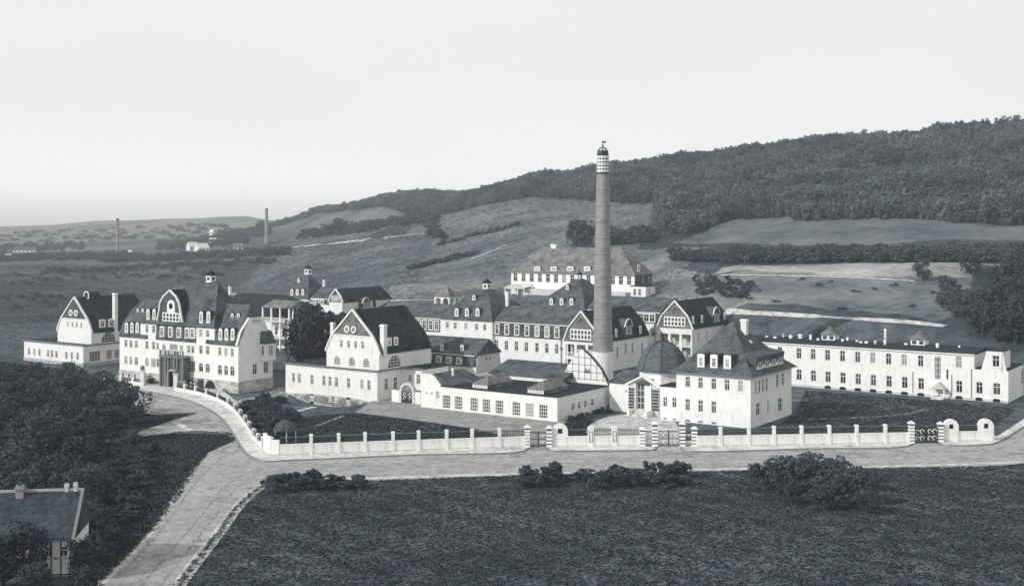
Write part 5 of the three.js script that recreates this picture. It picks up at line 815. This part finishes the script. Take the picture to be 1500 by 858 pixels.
{ // arched gateway into the yard behind the hall
  const b = new Building('arched_gateway', 'low white wall with round-arched iron gateway between hall and workshop', 'gateway', 616, 592.5), x0 = b.x(573.5), h = b.y(574, b.x(612)), c = b.x(596), W = b.x(604) - b.x(588), H = b.y(564, c);
  const s = [[x0, 0], [c - W / 2 - 0.55, 0], [c - W / 2 - 0.55, h], [x0, h]], r = [[c + W / 2 + 0.55, 0], [-0.02, 0], [-0.02, h], [c + W / 2 + 0.55, h]];
  b.panel('f', 0, s, [], M.plaster, 0.4); b.panel('f', 0, r, [], M.plaster, 0.4);
  for (const [a, d] of [[x0, c - W / 2 - 0.6], [c + W / 2 + 0.6, 0]]) b.add('coping', mbox(d - a, 0.22, 0.6, (a + d) / 2, h + 0.12, -0.2), M.zinc);
  const o = shapeOf(outline(W + 1.1, H + 0.5, 2)); o.holes.push(pathOf(outline(W, H, 2).map(q => [q[0], q[1] + 0.01]))); const g = b.add('arch', metric(extrude(o, 0.7)), M.greyPlaster); g.position.set(c, 0, -0.55);
  for (const k of [-1, 1]) { const bars = [box(W / 2 - 0.06, 0.1, 0.06, k * W / 4, 0.15, 0), box(W / 2 - 0.06, 0.1, 0.06, k * W / 4, H * 0.62, 0), box(W / 2 - 0.06, H * 0.3, 0.05, k * W / 4, H * 0.2, 0)]; for (let i = 0; i < 6; i++) bars.push(box(0.06, H * 0.62, 0.06, k * W / 2 * (i + 0.5) / 6, H * 0.31, 0)); const l = b.add('gate_leaf', merge(bars), M.iron); l.position.set(c, 0, -0.2); for (const v of [0.26, 0.48]) b.add('scroll', new THREE.TorusGeometry(W * 0.11, 0.07, 5, 12, 4.6).translate(k * W / 4, H * v, 0.08), M.frame, l); }
}
{ // ------------------------------------------------ cottage among the trees by the road
  const b = new Building('cottage', 'old tiled cottage with timbered white wall half hidden in trees by the road', 'house', 104, 843, 0, 0, 0.14);
  const xl = b.x(-40), yE = b.y(784), zm = -4, zb = -8, yR = b.y(717, 0, zm);
  b.panel('f', 0, [[xl, 0], [0, 0], [0, yE], [xl, yE]], b.rowF([92, 70, 12], 800, 816, 0.85, { pane: M.paneDark }), M.plaster); b.panel('r', 0, [[-0.42, 0], [zb, 0], [zb, yE], [zm, yR - 0.3], [-0.42, yE]], []); b.shell(xl, 0, -0.42, zb, 0, yE);
  const beams = []; for (let i = 0; i < 11; i++) { const x = mix(xl + 0.1, -0.1, i / 10); beams.push(box(0.12, yE, 0.08, x, yE / 2, 0.03)); } for (const y of [0.15, yE * 0.45, yE - 0.1]) beams.push(box(-xl, 0.14, 0.07, xl / 2, y, 0.02)); b.add('timber_frame', merge(beams), M.timber);
  b.add('roof', hull([[xl - 0.4, yE - 0.35, 0.55], [0.3, yE - 0.35, 0.55], [xl - 0.4, yE - 0.35, zb - 0.5], [0.3, yE - 0.35, zb - 0.5], [xl - 0.4, yR, zm], [0.3, yR, zm]]), M.tile);
  b.add('ridge_tiles', bar([xl - 0.4, yR + 0.04, zm], [0.35, yR + 0.04, zm], 0.24), std(0.4)); b.verge('r', 0.25, [[0.55, yE - 0.3], [zm, yR + 0.05]], 0.12, 0.3, std(0.22));
  b.stack(b.x(30, zm), yR - 0.8, zm + 0.3, 0.75, 1.5, M.brick); b.stack(b.x(97, zm), yR - 0.2, zm, 0.35, 0.9, M.greyPlaster); b.stack(b.x(110, zm), yR - 0.2, zm, 0.35, 1.0, M.greyPlaster);
}
// ------------------------------------------------ far things
for (const [px, py, top, r, label] of [[171.5, 377, 320, 1.6, 'slim dark works chimney standing alone in the plain'], [390, 357, 305.5, 1.7, 'pale distant works chimney at the foot of the far hill']]) {
  const [X, D] = groundAt(px, py), H = EYE - (top - HORIZON) / FOCAL * D - height(X, D), t = thing('far_chimney', label, 'chimney', X, height(X, D), -D); mesh('shaft', new THREE.CylinderGeometry(r * 0.65, r, H + 2, 16).translate(0, H / 2 - 1, 0), M.brick, t); mesh('cap', new THREE.CylinderGeometry(r * 0.82, r * 0.74, 1.4, 16).translate(0, H - 0.7, 0), M.timber, t);
}
const houseKinds = { 0: M.paleSlate, 1: std(0.8), 2: M.slate };
[[35, 370, 30, 4.5, 4, 0.15, 2, 'long low white farm building by a dark roofed barn in the plain'], [97, 356, 15, 4, 3.5, -0.2, 0, 'small pale house on the rise beyond the plain'], [11, 380, 6, 3, 3, 0.3, 1, 'tiny white shed among the far hedges of the plain'],
 [281, 366, 12, 5, 5, 0.7, 1, 'white-roofed village house, the smaller of the joined bright pair'], [295, 369, 15, 5.5, 5, 0.7, 1, 'white-roofed village house, the larger of the joined bright pair'], [311, 357, 9, 4, 4, 0.6, 1, 'white-roofed village house just uphill from the bright pair'], [310, 343, 8, 4, 4, -0.5, 1, 'pale village house, highest beside the wooded far hill'], [335, 345, 10, 5, 4.5, 0.4, 0, 'white gabled village house on the slope near the far chimney'],
 [318, 371, 13, 4, 4, -0.4, 2, 'grey-roofed village house below the white-roofed ones'], [348, 366, 11, 4, 3.5, 0.2, 0, 'low pale village house at the meadow edge'], [394, 333, 7, 5, 3, 0.1, 0, 'small white house right behind the pale distant chimney'], [156, 378, 8, 3.5, 3, 0.2, 0, 'small shed at the foot of the slim dark chimney'], [190, 376, 4, 4, 4, 0, 1, 'narrow white hut near the slim dark chimney'], [365, 340, 9, 3.5, 3, 0.4, 0, 'grey village house under the hilltop trees']
].forEach(([px, py, w, h, rise, turn, kind, label]) => {
  w *= 0.68; h *= 0.62; rise *= 0.75; const [X, D] = groundAt(px, py), t = thing('village_house', label, 'house', X, height(X, D), -D, turn), d = Math.min(9, w * 0.8), s = shapeOf([[-d / 2, -1], [d / 2, -1], [d / 2, h], [0, h + rise], [-d / 2, h]]);
  mesh('wall', extrude(s, w).translate(0, 0, -w / 2).rotateY(Math.PI / 2), M.plaster, t);
  mesh('roof', merge([1, -1].map(k => { const L = Math.hypot(d / 2, rise) + 0.6; return metric(new THREE.BoxGeometry(w + 0.8, 0.25, L)).rotateX(k * Math.atan2(rise, d / 2)).translate(0, h + rise / 2 + 0.15, k * (d / 4 + 0.12)); })), houseKinds[kind], t);
  for (let i = 0; i < Math.max(2, Math.round(w / 4)); i++) mesh('window', box(1.1, 1.5, 0.1, mix(-w / 2, w / 2, (i + 0.5) / Math.max(2, Math.round(w / 4))), h * 0.5, d / 2 + 0.03), M.paneDark, t);
});
// ---------------------------------------------------------------- vegetation
// a crown: many leaf sprays spread over clumps through the crown's volume; unit size about 1 wide, 1 tall
function crown(seed, clumps, leaves, size, flat = 0.8) {
  const r = random(seed), pos = [], nor = [], centres = [], v = new THREE.Vector3(), n = new THREE.Vector3(), a = new THREE.Vector3(), c = new THREE.Vector3(), up = new THREE.Vector3();
  for (let i = 0; i < clumps; i++) { const y = mix(-0.42, 0.46, (i + r()) / clumps), w = Math.sqrt(Math.max(0.02, 1 - (y / 0.55) ** 2)) * 0.38 * (0.55 + 0.6 * r()), f = r() * 6.283; centres.push([Math.cos(f) * w, y, Math.sin(f) * w, 0.12 + 0.12 * r()]); }
  for (let k = 0; k < leaves; k++) {
    const q = centres[Math.floor(r() * clumps)]; n.set(r() - 0.5, (r() - 0.42), r() - 0.5).normalize();
    const rad = q[3] * (0.55 + 0.55 * r()); v.set(q[0], q[1], q[2]).addScaledVector(n, rad); v.y *= flat;
    up.set(r() - 0.5, r() - 0.5, r() - 0.5).normalize(); const m = n.clone().addScaledVector(up, 0.9).normalize(); a.crossVectors(m, up).normalize(); c.crossVectors(m, a);
    const s = size * (0.6 + 0.8 * r()), p = [[-s, -s * 0.6], [s * 0.9, -s * 0.5], [s * 0.3, s], [-s * 0.7, s * 0.7]].map(([x, y]) => v.clone().addScaledVector(a, x).addScaledVector(c, y));
    for (const i of [0, 1, 2, 0, 2, 3]) { pos.push(p[i].x, p[i].y + 0.5, p[i].z); nor.push(m.x, m.y, m.z); }
  }
  const g = new THREE.BufferGeometry(); g.setAttribute('position', new THREE.Float32BufferAttribute(pos, 3)); g.setAttribute('normal', new THREE.Float32BufferAttribute(nor, 3)); return g;
}
const leafMat = l => matte(l, { side: THREE.DoubleSide });
const leafTones = [leafMat(0.072), leafMat(0.09), leafMat(0.062), leafMat(0.1)];
const crowns = [crown(1, 22, 1500, 0.034), crown(2, 26, 1500, 0.034), crown(3, 18, 1300, 0.036), crown(4, 30, 1700, 0.032, 0.9)];
const shrubs = [crown(11, 14, 620, 0.05), crown(12, 16, 620, 0.05), crown(13, 12, 560, 0.055)];
const trunkGeo = (() => { const parts = [new THREE.CylinderGeometry(0.035, 0.06, 0.55, 7).translate(0, 0.27, 0)]; for (let i = 0; i < 6; i++) { const a = i * 1.05, y = 0.3 + 0.06 * i; parts.push(bar([0, y, 0], [Math.cos(a) * 0.24, y + 0.2, Math.sin(a) * 0.24], 0.022)); } parts.push(bar([0, 0.5, 0], [0.03, 0.85, 0.02], 0.03)); return merge(parts); })();
const stemGeo = merge([0, 1, 2, 3].map(i => bar([0, -0.05, 0], [Math.cos(i * 1.6) * 0.15, 0.4, Math.sin(i * 1.6) * 0.15], 0.02)));
const vegRnd = random(99);
function tree(X, D, h, w, label, group, o = {}) {
  const t = thing(o.name || 'leafy_tree', label, o.category || 'tree', X, height(X, D) - 0.05, -D, vegRnd() * 6.28, group), lift = o.lift ?? 0.16;
  const T = mesh('trunk', trunkGeo, M.bark, t); T.scale.set(w * 0.8, h, w * 0.8);
  const C = mesh('crown', crowns[Math.floor(vegRnd() * 4)], leafTones[o.tone ?? Math.floor(vegRnd() * 3)], t); C.scale.set(w, h * (1 - lift) * 1.05, w); C.position.y = h * lift; return t;
}
function shrub(X, D, h, w, label, group, o = {}) {
  const t = thing(o.name || 'shrub', label, 'shrub', X, height(X, D) - 0.05, -D, vegRnd() * 6.28, group);
  const S = mesh('stems', stemGeo, M.bark, t); S.scale.set(w, h, w); const C = mesh('foliage', shrubs[Math.floor(vegRnd() * 3)], leafTones[o.tone ?? Math.floor(vegRnd() * 3)], t); C.scale.set(w, h * 1.08, w); C.position.y = -h * 0.06; return t;
}
const flat = (px, py) => { const [x, z] = plan(px, py); return [x, -z]; };
function scatter(polyPix, count, seed, gap, put, project = flat) { // even scatter inside an outline on the ground
  const poly = polyPix.map(p => project(...p)), r = random(seed), xs = poly.map(p => p[0]), ds = poly.map(p => p[1]), kept = []; let tries = 0;
  while (kept.length < count && tries++ < count * 60) { const X = mix(Math.min(...xs), Math.max(...xs), r()), D = mix(Math.min(...ds), Math.max(...ds), r()); if (!inside(poly, X, D) || kept.some(k => Math.hypot(k[0] - X, k[1] - D) < gap)) continue; kept.push([X, D]); put(X, D, r); }
}
// thicket between the cottage and the main building's forecourt
scatter([[-60, 575], [20, 562], [70, 575], [100, 580], [150, 590], [188, 612], [196, 640], [150, 660], [110, 700], [60, 705], [-80, 690]], 60, 7, 3.4, (X, D, r) => tree(X, D, 4.6 + 2.6 * r(), 5 + 2.2 * r(), 'dark leafy tree in the dense thicket beside the forecourt road', 'trees of the thicket', { lift: 0.06, tone: Math.floor(r() * 3) }));
scatter([[-60, 550], [10, 541], [60, 549], [110, 553], [150, 560], [170, 578], [100, 572], [20, 560], [-60, 572]], 24, 17, 3.2, (X, D, r) => shrub(X, D, 2 + 1.2 * r(), 4 + 1.5 * r(), 'low dark shrub along the terrace of the far hall', 'shrubs below the far hall'));
scatter([[110, 705], [150, 662], [192, 652], [215, 668], [205, 715], [182, 760], [150, 800], [118, 836], [132, 770]], 62, 27, 1.6, (X, D, r) => shrub(X, D, 1.2 + 1.3 * r(), 2.8 + 1.6 * r(), 'low dark shrub on the bank beside the country road', 'shrubs on the road bank', { tone: Math.floor(r() * 3) }));
scatter([[-70, 700], [60, 706], [128, 712], [136, 765], [118, 790], [-70, 720]], 22, 37, 3, (X, D, r) => tree(X, D, 3.6 + 1.6 * r(), 4.6 + r(), 'dark leafy tree rising behind the cottage roof', 'trees behind the cottage', { lift: 0.08 }));
for (const [px, py, h, w] of [[34, 858, 6.0, 4.6], [4, 858, 4.2, 4], [52, 880, 3.4, 3.2], [130, 842, 3.6, 4.4], [124, 872, 2.6, 3.6], [-24, 868, 5, 5]]) tree(...flat(px, py), h, w, 'dark tree standing close before the cottage wall', 'trees in front of the cottage', { lift: 0.1, tone: 2 });
for (const [px, py, h, w] of [[136, 800, 3.2, 3.6], [150, 815, 2.6, 3.4], [132, 825, 2.8, 3.4], [160, 800, 2.2, 3.2]]) shrub(...flat(px, py), h, w, 'dense shrub beside the gable end of the cottage', 'shrubs at the cottage gable', { tone: 2 });
// the big tree between the veranda block and the hall
for (const [px, py, h, w, label] of [[463, 545, 16, 12.5, 'big broad dark tree behind the gabled hall, its middle and tallest stem'], [444, 543, 11.5, 9, 'dark tree on the lane side of the big tree clump'], [482, 540, 13, 10, 'dark tree of the big clump nearest the hall gable'], [508, 522, 12, 11, 'dark bushy tree rising behind the hall ridge below the ward roof']]) tree(...flat(px, py), h, w, label, undefined, { lift: 0.05, tone: 2 });
// garden shrubs inside the bend of the wall
scatter([[352, 600], [395, 592], [424, 606], [432, 628], [425, 650], [398, 655], [380, 640], [362, 618]], 30, 47, 1.7, (X, D, r) => shrub(X, D, 1.6 + 1.2 * r(), 2.6 + 1.2 * r(), 'garden shrub inside the bend of the boundary wall', 'shrubs in the corner garden'));
scatter([[360, 596], [418, 578], [418, 590], [380, 600]], 10, 48, 1.8, (X, D, r) => shrub(X, D, 1.0 + 0.7 * r(), 2.2 + r(), 'small garden shrub along the lane by the hall plinth', 'shrubs along the lane'));
scatter([[214, 562], [250, 566], [289, 571], [289, 567], [250, 561], [214, 557]], 12, 49, 1.2, (X, D, r) => shrub(X, D, 1.4 + 1.2 * r(), 1.8 + 0.8 * r(), 'clipped shrub in the front bed beside the portal', 'shrubs before the portal'));
scatter([[826, 618], [850, 608], [895, 596], [905, 601], [868, 612], [850, 630], [838, 640]], 16, 50, 1.2, (X, D, r) => shrub(X, D, 0.6 + 0.5 * r(), 1.6 + 0.8 * r(), 'low shrub in the bed along the workshop side wall', 'shrubs beside the workshop'));
{ const p = baseAt(392, 655.5), t = thing('garden_canopy', 'small dome-shaped garden shelter at the corner of the boundary wall', 'shelter', p.x + 2.2, 0, p.z - 2.5); mesh('roof', metric(new THREE.LatheGeometry([[1.9, 2.35], [1.75, 2.75], [1.25, 3.4], [0.6, 3.8], [0.02, 3.95]].map(q => new THREE.Vector2(...q)), 10)), M.slate, t); for (let i = 0; i < 5; i++) mesh('post', new THREE.CylinderGeometry(0.08, 0.08, 2.4, 6).translate(Math.cos(i * 1.256) * 1.65, 1.2, Math.sin(i * 1.256) * 1.65), M.trim, t); }
// bushes along the field edge
for (const [poly, n, h, w, label, group, seed] of [
  [[[372, 716], [420, 708], [470, 708], [530, 710], [530, 717], [470, 718], [420, 718], [385, 728]], 22, 1.5, 2.8, 'leafy bush on the field edge opposite the rounded wall corner', 'bushes opposite the wall corner', 61],
  [[[742, 705], [800, 700], [830, 700], [825, 712], [760, 716]], 9, 1.9, 2.7, 'bush on the field edge opposite the yard gate', 'bushes opposite the yard gate', 62],
  [[[855, 703], [900, 700], [960, 700], [1028, 699], [1025, 712], [960, 716], [880, 716]], 22, 1.9, 2.7, 'bush on the field edge opposite the carriage gate', 'bushes opposite the carriage gate', 63]])
  scatter(poly, n, seed, 1.0, (X, D, r) => shrub(X, D, h * (0.7 + 0.65 * r()), w * (0.8 + 0.5 * r()), label, group));
for (const [px, py, h, w] of [[1120, 718, 3.6, 4], [1150, 722, 4.6, 4.6], [1172, 724, 5.2, 5], [1196, 732, 4.8, 5], [1222, 738, 4.4, 4.8], [1246, 742, 4.2, 4.6], [1140, 708, 3.4, 4], [1192, 712, 4.4, 4.6], [1224, 714, 4.2, 4.6], [1252, 722, 3.6, 4.4], [1208, 748, 3.2, 4], [1270, 752, 2.6, 3.6], [1160, 738, 3, 4]]) tree(...flat(px, py), h, w, 'fruit tree in the clump on the field before the lawn wall', 'trees of the field clump', { lift: 0.16, tone: Math.floor(vegRnd() * 3) });
// trees on the slope by the long range
for (const [px, py, h, w] of [[1440, 492, 8, 7], [1462, 500, 9, 8], [1488, 505, 10, 9], [1508, 500, 11, 9], [1452, 466, 8, 8], [1478, 470, 10, 9], [1500, 465, 10, 9], [1425, 478, 5, 6], [1470, 445, 9, 9], [1495, 440, 10, 9], [1520, 450, 11, 10], [1530, 490, 11, 10], [1490, 420, 8, 8], [1515, 415, 9, 9]]) tree(...groundAt(px, py), h, w, 'dark tree on the steep slope behind the end of the long range', 'trees behind the long range', { lift: 0.03, tone: 2 });
// single trees on the hillside
for (const [px, py, h, w, label] of [[634, 349, 9, 11, 'lone round dark tree beside the pale hill path'], [648, 352, 5, 7, 'small bush beside the lone round hill tree'], [845, 362, 10, 9, 'dark tree left of the meadow just above the hillside pavilion'], [858, 364, 11, 10, 'tall dark tree directly above the hillside pavilion roof'], [1352, 412, 6, 5, 'small tree on the bright bank above the long range'], [1422, 402, 6, 6, 'rounded tree where the bright bank meets the dark wood'], [498, 342, 11, 14, 'broad tree on the far meadow, first of a loose row'], [484, 345, 9, 11, 'second broad tree on the far meadow'], [458, 349, 8, 9, 'smaller tree at the low end of the far meadow row'], [383, 338, 13, 14, 'tree crowning the rise behind the pale distant chimney'], [375, 343, 11, 12, 'tree on the rise just below the crowning one']]) tree(...groundAt(px, py), h, w, label, undefined, { lift: 0.04 });

// ------------------------------------------------ uncounted growth
function field(name, label, category, geos, mats, places) {
  const g = new THREE.Group(); g.name = name; g.userData = { label, category, kind: 'stuff' }; scene.add(g);
  const m4 = new THREE.Matrix4(), q = new THREE.Quaternion(), Y = new THREE.Vector3(0, 1, 0), col = new THREE.Color();
  geos.forEach((geo, gi) => { const own = places.filter((_, i) => i % geos.length === gi), im = new THREE.InstancedMesh(geo, mats[gi % mats.length], own.length); im.name = category.replace(/ /g, '_') + '_mass'; im.castShadow = im.receiveShadow = true; im.userData.kind = 'stuff';
    own.forEach(([X, D, h, w, turn, shade, y], i) => { m4.compose(new THREE.Vector3(X, (y ?? height(X, D)) - 0.06 * h, -D), q.setFromAxisAngle(Y, turn), new THREE.Vector3(w, h, w)); im.setMatrixAt(i, m4); const hue = 0.07 * Math.sin(X * 1.7 + D * 2.3); im.setColorAt(i, col.setRGB(shade * (1 + hue), shade * (1 - hue * 0.4), shade * (1 + hue * 0.4))); }); g.add(im); });
}
{ // the wood on the ridge
  const low = [[462, 312], [520, 306], [565, 303], [600, 313], [650, 315], [700, 303], [780, 288], [900, 297], [962, 299], [978, 338], [1000, 346], [1075, 320], [1300, 325], [1700, 334]], r = random(303), P = [];
  const lowD = px => { let i = 0; while (i < low.length - 2 && low[i + 1][0] < px) i++; const y = mix(low[i][1], low[i + 1][1], (px - low[i][0]) / (low[i + 1][0] - low[i][0])); return groundAt(px, y)[1]; };
  const cache = new Map(), lowAt = px => { const k = Math.round(px / 6) * 6; if (!cache.has(k)) cache.set(k, lowD(k)); return cache.get(k); };
  const ridge = px => { let i = 0; const R = [[465, 1500], [600, 1300], [800, 1000], [900, 910], [1000, 830], [1100, 760], [1200, 720], [1400, 650], [1700, 600]]; while (i < R.length - 2 && R[i + 1][0] < px) i++; return mix(R[i][1], R[i + 1][1], (px - R[i][0]) / (R[i + 1][0] - R[i][0])); };
  let tries = 0; while (P.length < 30000 && tries++ < 400000) { const px = mix(462, 1680, r()), D = mix(400, 1560, r() ** 0.7), X = (px - MIDDLE) / FOCAL * D; const a = lowAt(px) + 12 * fbm(X * 0.03, D * 0.03, 6, 2), b = ridge(px) + 60; if (D < a || D > b) continue; const s = 0.6 + 0.5 * r() * r() + 0.3 * r() + 0.3 * fbm(X * 0.02, D * 0.02, 9, 2); if (fbm(X * 0.016, D * 0.016, 33, 3) < -0.28 && r() < 0.75) continue; P.push([X, D, (5.0 + 3.2 * r()) * s, (3.6 + 2.4 * r()) * s * (D > 900 ? 1.35 : 1), r() * 6.28, 0.6 + 0.8 * r() + 1.0 * fbm(X * 0.03, D * 0.03, 15, 2)]); }
  field('hill_wood', 'dense mixed wood covering the upper hillside and its ridge', 'wood', [crown(21, 14, 620, 0.05), crown(22, 16, 620, 0.05), crown(23, 12, 560, 0.055, 1)], [leafMat(0.1), leafMat(0.118), leafMat(0.108)], P);
  // scrub and hedges lower down and across the plain
  const H = [], hedge = (a, b, n, h, w, wob) => { for (let i = 0; i < n; i++) { const t = (i + r()) / n, [X, D] = groundAt(mix(a[0], b[0], t), mix(a[1], b[1], t) + (r() - 0.5) * wob); H.push([X, D, h * (0.7 + 0.6 * r()), w * (0.7 + 0.6 * r()), r() * 6.28, 0.8 + 0.4 * r()]); } };
  hedge([985, 378], [1060, 380], 70, 3, 4, 8); hedge([1060, 380], [1580, 377], 520, 3.4, 4, 12); hedge([1020, 418], [1100, 428], 60, 1.6, 2.4, 26); hedge([1110, 424], [1400, 440], 12, 0.7, 2.4, 46); hedge([640, 360], [760, 330], 40, 2, 3, 3); hedge([600, 395], [700, 372], 45, 2.0, 3, 3); hedge([880, 352], [960, 350], 60, 4, 5, 14); hedge([1380, 430], [1430, 460], 60, 2.4, 3.2, 36);
  hedge([-20, 381], [200, 377], 150, 5, 8, 6); hedge([150, 383], [420, 372], 150, 4.5, 8, 6); hedge([230, 361], [360, 352], 90, 5, 9, 14); hedge([-20, 367], [120, 362], 50, 5, 10, 10); hedge([0, 350], [340, 338], 110, 5, 14, 20); hedge([320, 350], [395, 340], 80, 7, 10, 10); hedge([400, 334], [465, 313], 46, 8, 10, 3); hedge([440, 348], [560, 335], 50, 6, 9, 8); hedge([560, 330], [640, 322], 50, 5, 8, 6);
  hedge([10, 410], [330, 400], 40, 2, 5, 14); hedge([0, 450], [90, 440], 14, 1.8, 4, 30); hedge([60, 400], [400, 385], 70, 3, 6, 5); 
  field('hillside_scrub', 'hedges and scrub scattered over the slopes and the plain', 'scrub', [crown(31, 10, 420, 0.06), crown(32, 11, 420, 0.06)], [leafMat(0.09), leafMat(0.105)], H);
}
{ // rough growth that gives the slopes and the plain their grain
  const r = random(808), P = []; let tries = 0;
  while (P.length < 36000 && tries++ < 300000) { const px = mix(-60, 1040, r()), D = 300 + 700 * r() ** 1.5, X = (px - MIDDLE) / FOCAL * D, h = height(X, D); if (h < 1.2 && px > 330) continue; const k = fbm(X * 0.03, D * 0.03, 61, 3); if (r() > 0.5 + 1.2 * k) continue; const l = cover(X, D), s = clamp(D / 420, 0.8, 2.6); P.push([X, D, (0.12 + 0.16 * r()) * s, (0.5 + 0.9 * r()) * s, r() * 6.28, clamp(l / 0.075, 0.7, 2.6) * (0.8 + 0.5 * r())]); }
  field('slope_grass', 'tussocks and weeds roughening the meadows of slope and plain', 'grass', [crown(41, 6, 46, 0.13), crown(42, 7, 46, 0.13)], [leafMat(0.1), leafMat(0.115)], P);
}
{ // tufted grass of the field and the lawns
  const blades = seed => { const r = random(seed), pos = [], nor = []; for (let i = 0; i < 9; i++) { const a = r() * 6.28, x = (r() - 0.5) * 0.7, z = (r() - 0.5) * 0.7, l = 0.5 + 0.5 * r(), w = 0.1, dx = Math.cos(a), dz = Math.sin(a), tx = x + (r() - 0.5) * 0.6, tz = z + (r() - 0.5) * 0.6; pos.push(x - dx * w, 0, z - dz * w, x + dx * w, 0, z + dz * w, tx, l, tz); for (let k = 0; k < 3; k++) nor.push(-dz * 0.2, 1, dx * 0.2); } const g = new THREE.BufferGeometry(); g.setAttribute('position', new THREE.Float32BufferAttribute(pos, 3)); g.setAttribute('normal', new THREE.Float32BufferAttribute(nor, 3)); return g; };
  const r = random(404), P = [], roadPoly = world([...roadUpper, ...roadLower, ...roadLeft]), lower = world(roadLower);
  const fieldPoly = world([...roadLower, [200, 1000], [1750, 1000], [1750, 660]]);
  let tries = 0; while (P.length < 130000 && tries++ < 500000) { const X = mix(-45, 90, r()), D = mix(98, 172, r()), ex = 1.1 * fbm(X * 0.5, D * 0.5, 71, 2), ed = 1.3 * fbm(X * 0.5, D * 0.5, 72, 2) + 0.25; if (!inside(fieldPoly, X + ex, D + ed)) continue; const k = fbm(X * 0.12, D * 0.12, 51, 3), rows = Math.sin((X * 0.72 + D * 0.69) * 1.15 + 2 * fbm(X * 0.045, D * 0.045, 8, 3)); if (r() > 0.72 + 0.22 * rows + 0.4 * k) continue; P.push([X, D, 0.05 + 0.06 * r() + 0.1 * Math.max(0, k), 0.28 + 0.3 * r(), r() * 6.28, 0.85 + 0.3 * r() + 0.9 * k, 0]); }
  const lawn = (pix, n, h) => { const poly = world(pix), xs = poly.map(p => p[0]), ds = poly.map(p => p[1]); let k = 0, t = 0; while (k < n && t++ < n * 8) { const X = mix(Math.min(...xs), Math.max(...xs), r()), D = mix(Math.min(...ds), Math.max(...ds), r()); if (!inside(poly, X, D)) continue; k++; P.push([X, D, h * (0.6 + 0.8 * r()), 0.5 + 0.4 * r(), r() * 6.28, 0.8 + 0.5 * r()]); } };
  lawn([[404, 640], [430, 612], [500, 606], [520, 605], [600, 615], [690, 628], [738, 640], [765, 651], [420, 663]], 9000, 0.14); lawn([[826, 622], [850, 610], [868, 613], [858, 630], [856, 650], [835, 650]], 1200, 0.25); lawn([[1110, 645], [1165, 606], [1180, 572], [1470, 596], [1490, 600], [1440, 640], [1330, 645]], 9000, 0.14); lawn([[190, 642], [262, 635], [330, 637], [338, 646], [302, 664], [286, 681], [256, 724], [222, 774], [192, 808], [150, 850], [120, 850], [160, 770], [190, 700], [196, 660]], 9000, 0.22); lawn([[200, 630], [262, 611], [282, 607], [235, 609], [190, 604]], 1200, 0.3);
  for (const [line, off] of [[roadLower, 0], [roadLeft.slice(2, 8), 0], [roadLeft.slice(8), 0]]) { const w = world(line); for (let i = 0; i + 1 < w.length; i++) { const L = Math.hypot(w[i + 1][0] - w[i][0], w[i + 1][1] - w[i][1]); for (let k = 0; k < L * 9; k++) { const t = r(), j = (r() + r() - 1) * 0.45; P.push([mix(w[i][0], w[i + 1][0], t) + j, mix(w[i][1], w[i + 1][1], t) + j * (r() - 0.3), 0.1 + 0.16 * r(), 0.3 + 0.3 * r(), r() * 6.28, 0.8 + 0.5 * r()]); } } }
  field('field_grass', 'rough dark grass of the field and the lawns', 'grass', [blades(1), blades(2), blades(3)], [leafMat(0.122), leafMat(0.11), leafMat(0.135)], P);
}
renderer.render(scene, camera);
